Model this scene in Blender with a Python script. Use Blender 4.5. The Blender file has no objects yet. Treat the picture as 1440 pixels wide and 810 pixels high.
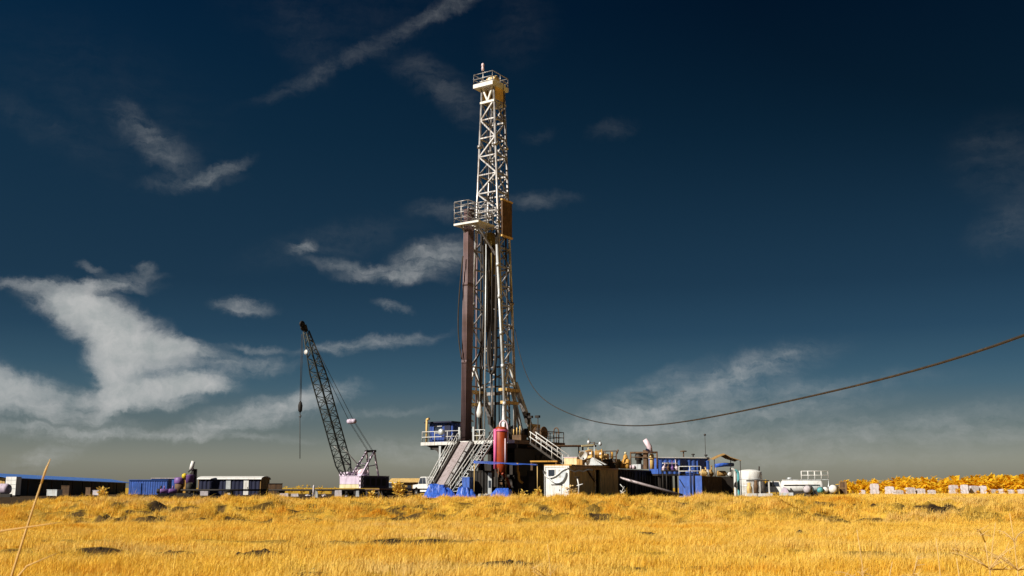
import bpy, math, random
import numpy as np
from mathutils import Vector, Matrix

random.seed(7)
rng = np.random.default_rng(11)
sc = bpy.context.scene
col = sc.collection
R = math.radians

# ------------------------------------------------------------------ camera numbers
FPX = 1500.0                       # focal length in pixels of a 1440 px wide picture
PITCH = R(10.61)
EYE = 1.0                          # eye height above the rig pad
CP, SP = math.cos(PITCH), math.sin(PITCH)


def ray(px, py):
    a = (px - 720) / FPX
    b = (405 - py) / FPX
    return Vector((a, CP - b * SP, SP + b * CP))


def P(px, py, Y):
    d = ray(px, py)
    t = Y / d.y
    return Vector((d.x * t, Y, EYE + d.z * t))


# ------------------------------------------------------------------ materials
MATS = {}


def mat(name, c, rough=0.6, metal=0.0, var=0.35, dirt=None, dirt_amt=0.35, scale=1.5, bump=0.0, streak=True, spec=0.4):
    """painted or bare surface with blotchy wear, vertical stains and a little relief"""
    m = bpy.data.materials.new(name)
    m.use_nodes = True
    nt = m.node_tree
    b = nt.nodes['Principled BSDF']
    b.inputs['Roughness'].default_value = rough
    b.inputs['Metallic'].default_value = metal
    b.inputs['Specular IOR Level'].default_value = spec
    tc = nt.nodes.new('ShaderNodeTexCoord')
    n1 = nt.nodes.new('ShaderNodeTexNoise')
    n1.inputs['Scale'].default_value = scale
    n1.inputs['Detail'].default_value = 6
    n1.inputs['Roughness'].default_value = 0.65
    nt.links.new(tc.outputs['Object'], n1.inputs['Vector'])
    mp = nt.nodes.new('ShaderNodeMapping')
    mp.inputs['Scale'].default_value = (3, 3, 0.35) if streak else (1, 1, 1)
    nt.links.new(tc.outputs['Object'], mp.inputs['Vector'])
    n2 = nt.nodes.new('ShaderNodeTexNoise')
    n2.inputs['Scale'].default_value = scale * 1.3
    n2.inputs['Detail'].default_value = 5
    nt.links.new(mp.outputs['Vector'], n2.inputs['Vector'])
    r1 = nt.nodes.new('ShaderNodeValToRGB')
    lo = tuple(x * (1 - var) for x in c)
    hi = tuple(min(0.9, x * (1 + var * 0.5)) for x in c)
    r1.color_ramp.elements[0].position = 0.3
    r1.color_ramp.elements[0].color = (*lo, 1)
    r1.color_ramp.elements[1].position = 0.72
    r1.color_ramp.elements[1].color = (*hi, 1)
    nt.links.new(n1.outputs['Fac'], r1.inputs['Fac'])
    if dirt is None:
        dirt = tuple(0.35 * x + 0.02 * k for x, k in zip(c, (3, 2, 1)))
    mx = nt.nodes.new('ShaderNodeMix')
    mx.data_type = 'RGBA'
    mr = nt.nodes.new('ShaderNodeMapRange')
    mr.inputs['From Min'].default_value = 0.5
    mr.inputs['From Max'].default_value = 0.68
    mr.inputs['To Max'].default_value = dirt_amt * 2
    nt.links.new(n2.outputs['Fac'], mr.inputs['Value'])
    nt.links.new(mr.outputs['Result'], mx.inputs['Factor'])
    nt.links.new(r1.outputs['Color'], mx.inputs['A'])
    mx.inputs['B'].default_value = (*dirt, 1)
    nt.links.new(mx.outputs['Result'], b.inputs['Base Color'])
    if bump > 0:
        bp = nt.nodes.new('ShaderNodeBump')
        bp.inputs['Strength'].default_value = bump
        bp.inputs['Distance'].default_value = 0.05
        nt.links.new(n1.outputs['Fac'], bp.inputs['Height'])
        nt.links.new(bp.outputs['Normal'], b.inputs['Normal'])
    MATS[name] = m
    return m


mat('mast_paint', (0.52, 0.51, 0.51), 0.42, 0.45, 0.5, (0.13, 0.08, 0.045), 0.5)  # brown stains stand in for brown shade on the unlit mast faces
mat('white_paint', (0.78, 0.78, 0.76), 0.5, 0, 0.12, (0.42, 0.36, 0.28), 0.25)
mat('pale_steel', (0.62, 0.66, 0.68), 0.45, 0.3, 0.25, (0.3, 0.25, 0.2), 0.3)
mat('rail_white', (0.72, 0.72, 0.70), 0.5, 0, 0.2, (0.35, 0.28, 0.2), 0.3)
mat('rust_steel', (0.16, 0.09, 0.045), 0.75, 0.1, 0.5, (0.05, 0.03, 0.02), 0.4)
mat('tan_paint', (0.80, 0.54, 0.20), 0.65, 0, 0.25, (0.30, 0.18, 0.07), 0.4)
mat('ochre_paint', (0.62, 0.33, 0.06), 0.55, 0, 0.3, (0.2, 0.1, 0.03), 0.3)
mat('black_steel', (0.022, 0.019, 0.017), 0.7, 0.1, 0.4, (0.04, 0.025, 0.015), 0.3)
mat('dark_steel', (0.05, 0.042, 0.036), 0.65, 0.2, 0.4, (0.03, 0.02, 0.015), 0.3)
mat('pipe_brown', (0.20, 0.135, 0.14), 0.45, 0.0, 0.35, (0.13, 0.075, 0.06), 0.4, scale=0.6)
mat('cabin_blue', (0.03, 0.075, 0.32), 0.55, 0, 0.3, (0.02, 0.03, 0.08), 0.3)
mat('blue_paint', (0.055, 0.14, 0.52), 0.5, 0, 0.35, (0.05, 0.06, 0.13), 0.3)
mat('navy_paint', (0.008, 0.012, 0.048), 0.6, 0, 0.3, (0.01, 0.01, 0.02), 0.3)
mat('roof_blue', (0.09, 0.24, 0.70), 0.45, 0, 0.2, (0.08, 0.12, 0.25), 0.3)
mat('tarp_blue', (0.05, 0.15, 0.66), 0.33, 0, 0.4, (0.03, 0.05, 0.22), 0.3, scale=2.5, bump=0.6, streak=False)
mat('lavender_paint', (0.64, 0.54, 0.67), 0.5, 0, 0.2, (0.34, 0.26, 0.33), 0.3)
mat('shade_purple', (0.055, 0.032, 0.085), 0.5, 0, 0.3, (0.03, 0.02, 0.04), 0.3)  # dark purple stands in for shade on the crane house sides
mat('purple_paint', (0.22, 0.11, 0.34), 0.5, 0, 0.3, (0.08, 0.05, 0.12), 0.3)
mat('red_paint', (0.36, 0.045, 0.005), 0.5, 0, 0.3, (0.22, 0.06, 0.03), 0.35)
mat('pink_paint', (0.86, 0.16, 0.36), 0.5, 0, 0.2, (0.5, 0.12, 0.12), 0.3)
mat('pink_white', (0.78, 0.62, 0.68), 0.5, 0, 0.15, (0.5, 0.32, 0.32), 0.3)
mat('yellow_paint', (0.75, 0.55, 0.02), 0.5, 0, 0.2, (0.35, 0.2, 0.02), 0.3)
mat('block_yellow', (0.28, 0.20, 0.03), 0.55, 0.1, 0.35, (0.07, 0.05, 0.02), 0.4)
mat('cream_paint', (0.70, 0.62, 0.38), 0.6, 0, 0.2, (0.4, 0.3, 0.15), 0.3)
mat('boom_green', (0.042, 0.054, 0.052), 0.6, 0.1, 0.4, (0.05, 0.04, 0.03), 0.3)
mat('ramp_steel', (0.42, 0.36, 0.37), 0.5, 0.3, 0.25, (0.24, 0.19, 0.17), 0.4)
mat('cable_black', (0.035, 0.028, 0.022), 0.7, 0, 0.3)
mat('rubber', (0.02, 0.02, 0.02), 0.85, 0, 0.3)
mat('window_glass', (0.03, 0.04, 0.06), 0.1, 0, 0.2, dirt_amt=0.1)
mat('bag_white', (0.62, 0.57, 0.60), 0.7, 0, 0.35, (0.36, 0.30, 0.28), 0.45, scale=3, bump=0.5)
mat('wood', (0.30, 0.18, 0.07), 0.8, 0, 0.4)
mat('canvas_brown', (0.42, 0.25, 0.08), 0.85, 0, 0.35, (0.15, 0.08, 0.03), 0.4)
mat('rubble', (0.55, 0.54, 0.50), 0.9, 0, 0.3, scale=5)
mat('teal_paint', (0.10, 0.42, 0.45), 0.5, 0, 0.2)
mat('clod_soil', (0.030, 0.021, 0.013), 0.95, 0, 0.5, (0.07, 0.045, 0.02), 0.3, scale=4, bump=0.8, streak=False)


def checker_mat():
    m = bpy.data.materials.new('hazard_check')
    m.use_nodes = True
    nt = m.node_tree
    b = nt.nodes['Principled BSDF']
    b.inputs['Roughness'].default_value = 0.5
    tc = nt.nodes.new('ShaderNodeTexCoord')
    ck = nt.nodes.new('ShaderNodeTexChecker')
    ck.inputs['Scale'].default_value = 3.4
    ck.inputs['Color1'].default_value = (0.75, 0.66, 0.74, 1)
    ck.inputs['Color2'].default_value = (0.10, 0.06, 0.12, 1)
    nt.links.new(tc.outputs['Object'], ck.inputs['Vector'])
    nt.links.new(ck.outputs['Color'], b.inputs['Base Color'])
    MATS['hazard_check'] = m


checker_mat()


def leaf_mat(name, ca, cb, trans=0.35, scale=1.2, broad=None):
    m = bpy.data.materials.new(name)
    m.use_nodes = True
    nt = m.node_tree
    nt.nodes.remove(nt.nodes['Principled BSDF'])
    out = nt.nodes['Material Output']
    g = nt.nodes.new('ShaderNodeNewGeometry')
    tc = nt.nodes.new('ShaderNodeTexCoord')
    nz = nt.nodes.new('ShaderNodeTexNoise')
    nz.inputs['Scale'].default_value = scale
    nz.inputs['Detail'].default_value = 4
    nt.links.new(tc.outputs['Object'], nz.inputs['Vector'])
    ad = nt.nodes.new('ShaderNodeMath')
    ad.operation = 'ADD'
    mu = nt.nodes.new('ShaderNodeMath')
    mu.operation = 'MULTIPLY_ADD'
    nt.links.new(g.outputs['Random Per Island'], mu.inputs[0])
    mu.inputs[1].default_value = 0.55
    mu.inputs[2].default_value = -0.28
    nt.links.new(nz.outputs['Fac'], ad.inputs[0])
    nt.links.new(mu.outputs[0], ad.inputs[1])
    rp = nt.nodes.new('ShaderNodeValToRGB')
    rp.color_ramp.elements[0].position = 0.25
    rp.color_ramp.elements[0].color = (*ca, 1)
    rp.color_ramp.elements[1].position = 0.75
    rp.color_ramp.elements[1].color = (*cb, 1)
    nt.links.new(ad.outputs[0], rp.inputs['Fac'])
    colour = rp.outputs['Color']
    if broad:                                  # patches of another tint, several metres across
        mp = nt.nodes.new('ShaderNodeMapping')
        mp.inputs['Scale'].default_value = (.09, .16, .1)
        nt.links.new(tc.outputs['Object'], mp.inputs['Vector'])
        nb = nt.nodes.new('ShaderNodeTexNoise')
        nb.inputs['Scale'].default_value = 1.6
        nb.inputs['Detail'].default_value = 6
        nb.inputs['Roughness'].default_value = .65
        nt.links.new(mp.outputs['Vector'], nb.inputs['Vector'])
        for k, (c2, lo, hi) in enumerate(broad):
            mr = nt.nodes.new('ShaderNodeMapRange')
            mr.inputs['From Min'].default_value = lo
            mr.inputs['From Max'].default_value = hi
            mr.inputs['To Max'].default_value = .9
            nt.links.new(nb.outputs['Fac'], mr.inputs['Value'])
            mx = nt.nodes.new('ShaderNodeMix')
            mx.data_type = 'RGBA'
            nt.links.new(mr.outputs['Result'], mx.inputs['Factor'])
            nt.links.new(colour, mx.inputs['A'])
            mx.inputs['B'].default_value = (*c2, 1)
            colour = mx.outputs['Result']
    df = nt.nodes.new('ShaderNodeBsdfDiffuse')
    tr = nt.nodes.new('ShaderNodeBsdfTranslucent')
    nt.links.new(colour, df.inputs['Color'])
    nt.links.new(colour, tr.inputs['Color'])
    ms = nt.nodes.new('ShaderNodeMixShader')
    ms.inputs['Fac'].default_value = trans
    nt.links.new(df.outputs[0], ms.inputs[1])
    nt.links.new(tr.outputs[0], ms.inputs[2])
    nt.links.new(ms.outputs[0], out.inputs['Surface'])
    MATS[name] = m
    return m


leaf_mat('grass_blades', (0.74, 0.46, 0.05), (0.94, 0.67, 0.16), 0.3, 0.9, [((.72, .33, .015), .54, .70), ((.80, .58, .22), .47, .33)])
leaf_mat('dry_stem', (0.62, 0.36, 0.11), (0.80, 0.56, 0.26), 0.15, 2.0)
leaf_mat('tree_leaves', (0.84, 0.50, 0.015), (0.98, 0.72, 0.07), 0.48, 0.8)
leaf_mat('weed_dry', (0.62, 0.38, 0.12), (0.84, 0.62, 0.30), 0.2, 2.0)


# ------------------------------------------------------------------ mesh builder
class MB:
    def __init__(s):
        s.v, s.f, s.sm = [], [], []

    def add(s, verts, faces, smooth=False):
        o = len(s.v)
        s.v += [tuple(p) for p in verts]
        s.f += [tuple(i + o for i in f) for f in faces]
        s.sm += [smooth] * len(faces)
        return s

    def box(s, x0, y0, z0, x1, y1, z1):
        v = [(x0, y0, z0), (x1, y0, z0), (x1, y1, z0), (x0, y1, z0), (x0, y0, z1), (x1, y0, z1), (x1, y1, z1), (x0, y1, z1)]
        return s.add(v, [(0, 3, 2, 1), (4, 5, 6, 7), (0, 1, 5, 4), (1, 2, 6, 5), (2, 3, 7, 6), (3, 0, 4, 7)])

    def bar(s, p, q, w, h=None):
        p, q = Vector(p), Vector(q)
        h = h or w
        d = (q - p).normalized()
        up = Vector((0, 0, 1)) if abs(d.z) < 0.95 else Vector((0, 1, 0))
        a = d.cross(up).normalized() * (w / 2)
        b = a.cross(d).normalized() * (h / 2)
        v = [p - a - b, p + a - b, p + a + b, p - a + b, q - a - b, q + a - b, q + a + b, q - a + b]
        return s.add(v, [(0, 1, 2, 3), (7, 6, 5, 4), (0, 4, 5, 1), (1, 5, 6, 2), (2, 6, 7, 3), (3, 7, 4, 0)])

    def tube(s, p, q, r, n=8, r2=None):
        return s.path([p, q], [r, r if r2 is None else r2], n)

    def path(s, pts, r, n=6, cap=True):
        pts = [Vector(p) for p in pts]
        if not isinstance(r, (list, tuple)):
            r = [r] * len(pts)
        vs, fs = [], []
        ref = None
        for i, p in enumerate(pts):
            d = (pts[min(i + 1, len(pts) - 1)] - pts[max(i - 1, 0)]).normalized()
            if ref is None:
                ref = Vector((0, 0, 1)) if abs(d.z) < 0.9 else Vector((1, 0, 0))
            a = d.cross(ref).normalized()
            b = a.cross(d).normalized()
            ref = b
            for k in range(n):
                t = 2 * math.pi * k / n
                vs.append(p + (a * math.cos(t) + b * math.sin(t)) * r[i])
        for i in range(len(pts) - 1):
            for k in range(n):
                k2 = (k + 1) % n
                fs.append((i * n + k, i * n + k2, (i + 1) * n + k2, (i + 1) * n + k))
        s.add(vs, fs, True)
        if cap:
            o = len(s.v) - len(vs)
            s.f += [tuple(o + k for k in reversed(range(n))), tuple(o + (len(pts) - 1) * n + k for k in range(n))]
            s.sm += [False, False]
        return s

    def lathe(s, prof, c=(0, 0, 0), n=24, axis='z'):
        vs, fs = [], []
        for (r, z) in prof:
            for k in range(n):
                t = 2 * math.pi * k / n
                x, y = r * math.cos(t), r * math.sin(t)
                if axis == 'z':
                    vs.append((c[0] + x, c[1] + y, c[2] + z))
                elif axis == 'x':
                    vs.append((c[0] + z, c[1] + x, c[2] + y))
                else:
                    vs.append((c[0] + x, c[1] + z, c[2] + y))
        m = len(prof)
        for i in range(m - 1):
            for k in range(n):
                k2 = (k + 1) % n
                fs.append((i * n + k, i * n + k2, (i + 1) * n + k2, (i + 1) * n + k))
        s.add(vs, fs, True)
        o = len(s.v) - len(vs)
        s.f += [tuple(o + k for k in reversed(range(n))), tuple(o + (m - 1) * n + k for k in range(n))]
        s.sm += [False, False]
        return s

    def prism(s, poly, vec):
        """polygon of 3-D points pushed along vec"""
        n = len(poly)
        a = [Vector(p) for p in poly]
        b = [p + Vector(vec) for p in a]
        fs = [tuple(reversed(range(n))), tuple(range(n, 2 * n))]
        for k in range(n):
            k2 = (k + 1) % n
            fs.append((k, k2, n + k2, n + k))
        return s.add(a + b, fs)

    def wavy_wall(s, p, q, z0, z1, pitch=0.3, depth=0.045, thick=0.06):
        """corrugated container side from p to q (2-D), corrugation towards the outside (right of p->q)"""
        p, q = Vector((*p, 0)), Vector((*q, 0))
        d = (q - p)
        L = d.length
        d.normalize()
        nrm = Vector((d.y, -d.x, 0))
        k = max(2, int(L / pitch))
        poly = []
        for i in range(k):
            for (t, o) in ((0.0, 0), (0.3, 0), (0.5, depth), (0.8, depth)):
                poly.append(p + d * (L * (i + t) / k) + nrm * o)
        poly.append(q.copy())
        back = [q - nrm * thick, p - nrm * thick]
        return s.prism([Vector((a.x, a.y, z0)) for a in poly + back], (0, 0, z1 - z0))

    def build(s, name, m=None, parent=None, label=None, cat=None, group=None, kind=None, loc=None, rz=0.0, smooth=None):
        me = bpy.data.meshes.new(name)
        me.from_pydata(s.v, [], s.f)
        me.polygons.foreach_set('use_smooth', s.sm if smooth is None else [smooth] * len(s.f))
        import bmesh
        bm = bmesh.new()
        bm.from_mesh(me)
        bmesh.ops.recalc_face_normals(bm, faces=bm.faces)
        bm.to_mesh(me)
        bm.free()
        o = bpy.data.objects.new(name, me)
        col.objects.link(o)
        if m:
            me.materials.append(MATS[m])
        if parent:
            o.parent = parent
        if loc is not None:
            o.location = loc
        o.rotation_euler.z = rz
        tag(o, label, cat, group, kind)
        return o


def tag(o, label=None, cat=None, group=None, kind=None):
    for k, v in (('label', label), ('category', cat), ('group', group), ('kind', kind)):
        if v:
            o[k] = v
    return o


def thing(name, label, cat, loc=(0, 0, 0), rz=0.0, group=None):
    o = bpy.data.objects.new(name, None)
    col.objects.link(o)
    o.location = loc
    o.rotation_euler.z = rz
    o.empty_display_size = 0.3
    return tag(o, label, cat, group)


def copy_tree(o, parent=None, loc=None, rz=None, label=None, scale=None):
    c = o.copy()
    col.objects.link(c)
    if parent:
        c.parent = parent
    if loc is not None:
        c.location = loc
    if rz is not None:
        c.rotation_euler.z = rz
    if label:
        c['label'] = label
    if scale is not None:
        c.scale = scale
    for ch in list(o.children):
        copy_tree(ch, c)
    return c


def local(o, p):
    """world point in the local frame of a top-level Empty (location and z turn only)"""
    d = Vector(p) - Vector(o.location)
    a = -o.rotation_euler.z
    return Vector((d.x * math.cos(a) - d.y * math.sin(a), d.x * math.sin(a) + d.y * math.cos(a), d.z))


def railing(mb, pts, h=1.05, r=0.035, step=1.5, mids=2):
    pts = [Vector(p) for p in pts]
    for a, b in zip(pts[:-1], pts[1:]):
        n = max(1, round((b - a).length / step))
        for i in range(n + 1):
            p = a.lerp(b, i / n)
            mb.tube(p, p + Vector((0, 0, h)), r, 6)
        for k in range(mids):
            z = Vector((0, 0, h * (k + 1) / mids))
            mb.tube(a + z, b + z, r, 6)
    return mb


# ------------------------------------------------------------------ terrain
def _hash(ix, iy, seed):
    h = (ix.astype(np.int64) * 374761393 + iy.astype(np.int64) * 668265263 + seed * 974634777) & 0x7fffffff
    h = ((h ^ (h >> 13)) * 1274126177) & 0x7fffffff
    h = h ^ (h >> 16)
    return (h & 0xffff) / 65535.0


def vnoise(x, y, seed=0):
    ix, iy = np.floor(x), np.floor(y)
    fx, fy = x - ix, y - iy
    fx, fy = fx * fx * (3 - 2 * fx), fy * fy * (3 - 2 * fy)
    a, b = _hash(ix, iy, seed), _hash(ix + 1, iy, seed)
    c, d = _hash(ix, iy + 1, seed), _hash(ix + 1, iy + 1, seed)
    return (a * (1 - fx) + b * fx) * (1 - fy) + (c * (1 - fx) + d * fx) * fy


def fbm(x, y, seed=0, oct=4):
    s, a, t = 0.0, 1.0, 0.0
    for k in range(oct):
        s = s + a * vnoise(x * 2 ** k, y * 2 ** k, seed + k * 17)
        t += a
        a *= 0.5
    return s / t


def sstep(a, b, x):
    t = np.clip((x - a) / (b - a), 0, 1)
    return t * t * (3 - 2 * t)


FIELD = -0.7
# bites of bare earth in the bank and the field: x, y, half width, half depth, height of the little cliff
BITES = []
# dark broken earth: middle and half size in photograph pixels, height of the little cliff in metres
BITE_PX = [(1220, 706, 22, 5, .24), (1292, 711, 20, 8, .36), (1318, 709, 16, 6, .30), (1340, 711, 15, 9, .42), (1385, 701, 24, 6, .32), (1418, 699, 14, 5, .28), (1150, 704, 11, 4, .2),
           (848, 719, 20, 8, .22), (767, 718, 10, 6, .16), (910, 747, 12, 5, .14), (8, 704, 34, 12, .15), (228, 708, 16, 6, .15), (525, 712, 26, 6, .15),
           (72, 754, 20, 5, .16), (16, 771, 20, 4, .16), (145, 769, 22, 6, .18), (242, 775, 20, 5, .2), (364, 774, 28, 8, .26), (419, 769, 22, 7, .24), (462, 772, 22, 4, .16),
           (540, 757, 18, 4, .12), (588, 766, 24, 5, .14), (648, 773, 20, 4, .14), (698, 785, 24, 3, .12), (435, 803, 18, 6, .18), (545, 806, 22, 4, .15), (600, 801, 16, 4, .14),
           (1050, 780, 32, 3, .12), (1125, 768, 18, 3, .10), (1257, 780, 20, 3, .12), (745, 788, 28, 3, .12), (825, 779, 16, 3, .10), (1220, 746, 20, 3, .10), (1330, 718, 60, 3, .08)]


def furrow(x, y):
    """long shallow furrows that cross the meadow: edge line and how strong"""
    e1 = 32.6 + 1.3 * (fbm(x * 0.13, x * 0 + 3.1, 5, 3) - 0.5) + 0.02 * x
    m1 = sstep(0.30, 0.55, fbm(x * 0.16 + 7, x * 0 + 1.7, 9, 3)) * (1 - sstep(-1.0, 2.0, x)) + 0.75 * sstep(0.48, 0.62, fbm(x * 0.2 + 3, x * 0 + 8, 19, 3))
    e2 = 27.0 + 1.0 * (fbm(x * 0.2, x * 0 + 9, 6, 3) - 0.5)
    m2 = sstep(0.50, 0.64, fbm(x * 0.2 + 40, x * 0 + 2.2, 12, 3))
    e3 = 23.0 + 1.2 * (fbm(x * 0.3, x * 0 + 19, 26, 3) - 0.5)
    m3 = sstep(0.52, 0.66, fbm(x * 0.25 + 11, x * 0 + 12, 32, 3)) * 0.8
    e4 = 38.5 + 1.5 * (fbm(x * 0.15, x * 0 + 29, 16, 3) - 0.5)
    m4 = sstep(0.55, 0.66, fbm(x * 0.22 + 21, x * 0 + 2, 42, 3)) * 0.7
    return [(e1, .8 * np.clip(m1, 0, 1), 0.16), (e2, .7 * m2, 0.10), (e3, .7 * m3, 0.08), (e4, .7 * m4, 0.10)]


def terrain(x, y):
    x, y = np.asarray(x, float), np.asarray(y, float)
    toe = 49.0 + 2.2 * (fbm(x * 0.06, y * 0 + 4, 21, 3) - 0.5)
    crest = 57.0 + 2.0 * (fbm(x * 0.07 + 5, y * 0 + 2, 22, 3) - 0.5)
    hc = 0.20 + 0.16 * (fbm(x * 0.11, y * 0 + 7, 23, 4) - 0.5)
    hc = hc - 0.75 * (1 - sstep(-27.5, -25.0, x)) * sstep(48, 52, y) * (1 - sstep(75, 95, y))
    z = FIELD + (hc - FIELD) * sstep(toe, crest, y)
    z = z * (1 - sstep(60, 66, y)) + 0.0 * sstep(60, 66, y)
    near = 1 - sstep(60, 64, y)
    z = z + near * (0.22 * (fbm(x * 0.35, y * 0.35, 31, 4) - 0.5) + 0.14 * (fbm(x * 1.3, y * 1.3, 33, 3) - 0.5))
    face = sstep(48, 51, y) * near
    z = z + face * (0.40 * (fbm(x * 0.55 + 9, y * 0.8, 41, 4) - 0.5) + 0.62 * (fbm(x * 1.7 + 9, y * 2.2, 43, 3) - 0.5))
    z = z + (1 - near) * 0.05 * (fbm(x * 0.5, y * 0.5, 35, 3) - 0.5) * (1 - sstep(150, 400, np.hypot(x, y)))
    for (e, m, h) in furrow(x, y):
        z = z + m * h * (sstep(e - 0.22, e + 0.12, y) * (1 - sstep(e + 0.6, e + 4.5, y)) - 0.5 * sstep(e - 1.6, e - 0.3, y) * (1 - sstep(e - 0.22, e + 0.12, y)))
    for (bx, by, rx, ry, h) in BITES:
        if h <= 0:
            continue
        d = (x - bx) / rx
        w = np.exp(-d * d * 1.4) * (0.55 + 0.9 * fbm(x * 1.9 + bx, y * 1.9, 77, 3))
        e = by + 0.3 * ry + 0.5 * (fbm(x * 1.3 + bx, x * 0 + by, 79, 3) - 0.5)
        if by > 46:            # a cut dug into the bank
            z = z - w * h * 1.5 * sstep(by - ry * 2.2, e - .1, y) * (1 - sstep(e - 0.1, e + 0.25, y))
        else:                  # a low broken edge in the meadow
            z = z + w * h * (.34 * sstep(e - 0.2, e + 0.15, y) * (1 - sstep(e + 0.2, e + 3.5, y)) - 0.6 * sstep(by - ry * 2, by - ry * .4, y) * (1 - sstep(e - 0.2, e + 0.15, y)))
    return z


def ground_hit(px, py):
    """where the sight line through a photograph pixel meets the ground"""
    d = ray(px, py)
    ys = np.arange(14.0, 63.0, 0.05)
    gx = d.x / d.y * ys
    gap = EYE + d.z / d.y * ys - (terrain(gx, ys) + 0.12)
    k = int(np.argmax(gap < 0)) if (gap < 0).any() else int(np.argmin(gap))
    return float(gx[k]), float(ys[k])


_b = []
for (px, py, hw, hh, cl) in BITE_PX:
    gx, gy = ground_hit(px, py)
    s_ = gy / FPX
    # a pixel of height covers a long stretch of ground seen this flat
    _b.append((gx, gy, hw * s_ * (1.05 if gy > 46 else 1.5), min(2.2, max(.30, hh * s_ * (3.2 if gy > 46 else 7.0))), cl))
BITES += _b


def bare(x, y):
    """0 grass, 1 naked soil"""
    x, y = np.asarray(x, float), np.asarray(y, float)
    j = fbm(x * 1.1, y * 1.1, 51, 3) - 0.5
    b = x * 0.0
    for (e, m, h) in furrow(x, y):
        w = sstep(e - 1.3 + j, e - 0.5 + j, y) * (1 - sstep(e + 0.25 + j * .6, e + 0.7 + j * .6, y))
        b = np.maximum(b, w * m * sstep(.42, .58, fbm(x * .9, y * .9, 57, 3)))
    for (bx, by, rx, ry, h) in BITES:
        e = by + 0.3 * ry
        d = ((x - bx) / rx) ** 2 + np.where(y > e, ((y - e) / .35) ** 2, ((y - e) / (1.5 * ry)) ** 2) + 2.4 * j
        b = np.maximum(b, 1 - sstep(0.7, 1.15, d))
    face = sstep(48.5, 51, y) * (1 - sstep(55.5, 57, y))
    b = np.maximum(b, 0.95 * face * sstep(0.45, 0.55, fbm(x * 1.5 + 3, y * 1.6, 61, 4)) * (.55 + .45 * sstep(.4, .6, fbm(x * .25, y * .25, 63, 3))))  # soil patches on the bank face stand in for shaded gaps between tufts
    b = np.maximum(b, sstep(63, 67, y) * (1 - sstep(170, 190, y)) * (1 - sstep(.27, .31, x / np.maximum(y, 1))))
    return np.clip(b, 0, 1)


def make_ground():
    def axis(dense0, dense1, step, lo, hi, g):
        a = list(np.arange(dense0, dense1 + 1e-6, step))
        s, v = step, dense1
        while v < hi:
            s *= g
            v += s
            a.append(v)
        s, v = step, dense0
        while v > lo:
            s *= g
            v -= s
            a.insert(0, v)
        return np.array(a)
    xs = axis(-36, 36, 0.24, -4200, 4200, 1.28)
    ys = axis(12, 68, 0.16, -3500, 6000, 1.22)
    X, Y = np.meshgrid(xs, ys)
    Z = terrain(X, Y)
    B = bare(X, Y)
    nx, ny = len(xs), len(ys)
    v = np.stack([X.ravel(), Y.ravel(), Z.ravel()], 1)
    i = np.arange(nx * ny).reshape(ny, nx)
    q = np.stack([i[:-1, :-1], i[:-1, 1:], i[1:, 1:], i[1:, :-1]], -1).reshape(-1, 4)
    me = bpy.data.meshes.new('ground')
    me.vertices.add(len(v))
    me.vertices.foreach_set('co', v.ravel())
    me.loops.add(q.size)
    me.loops.foreach_set('vertex_index', q.ravel())
    me.polygons.add(len(q))
    me.polygons.foreach_set('loop_start', np.arange(len(q)) * 4)
    me.polygons.foreach_set('use_smooth', np.ones(len(q), bool))
    me.update()
    at = me.attributes.new('soil', 'FLOAT', 'POINT')
    at.data.foreach_set('value', B.ravel())
    m = bpy.data.materials.new('meadow_ground')
    m.use_nodes = True
    nt = m.node_tree
    b = nt.nodes['Principled BSDF']
    b.inputs['Roughness'].default_value = 0.95
    b.inputs['Specular IOR Level'].default_value = 0.1
    tc = nt.nodes.new('ShaderNodeTexCoord')
    n1 = nt.nodes.new('ShaderNodeTexNoise')
    n1.inputs['Scale'].default_value = 1.3
    n1.inputs['Detail'].default_value = 8
    nt.links.new(tc.outputs['Object'], n1.inputs['Vector'])
    soil = nt.nodes.new('ShaderNodeValToRGB')
    soil.color_ramp.elements[0].position = 0.35
    soil.color_ramp.elements[0].color = (0.020, 0.013, 0.008, 1)
    soil.color_ramp.elements[1].position = 0.75
    soil.color_ramp.elements[1].color = (0.10, 0.06, 0.025, 1)
    nt.links.new(n1.outputs['Fac'], soil.inputs['Fac'])
    th = nt.nodes.new('ShaderNodeValToRGB')
    th.color_ramp.elements[0].position = 0.3
    th.color_ramp.elements[0].color = (0.34, 0.19, 0.02, 1)
    th.color_ramp.elements[1].position = 0.7
    th.color_ramp.elements[1].color = (0.66, 0.42, 0.06, 1)
    nt.links.new(n1.outputs['Fac'], th.inputs['Fac'])
    a = nt.nodes.new('ShaderNodeAttribute')
    a.attribute_name = 'soil'
    mx = nt.nodes.new('ShaderNodeMix')
    mx.data_type = 'RGBA'
    nt.links.new(a.outputs['Fac'], mx.inputs['Factor'])
    nt.links.new(th.outputs['Color'], mx.inputs['A'])
    nt.links.new(soil.outputs['Color'], mx.inputs['B'])
    nt.links.new(mx.outputs['Result'], b.inputs['Base Color'])
    bp = nt.nodes.new('ShaderNodeBump')
    bp.inputs['Strength'].default_value = 0.6
    bp.inputs['Distance'].default_value = 0.1
    nt.links.new(n1.outputs['Fac'], bp.inputs['Height'])
    nt.links.new(bp.outputs['Normal'], b.inputs['Normal'])
    me.materials.append(m)
    o = bpy.data.objects.new('ground', me)
    col.objects.link(o)
    tag(o, 'golden dry meadow rising to a low bank and the flat drilling pad', 'ground', None, 'structure')


make_ground()


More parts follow.
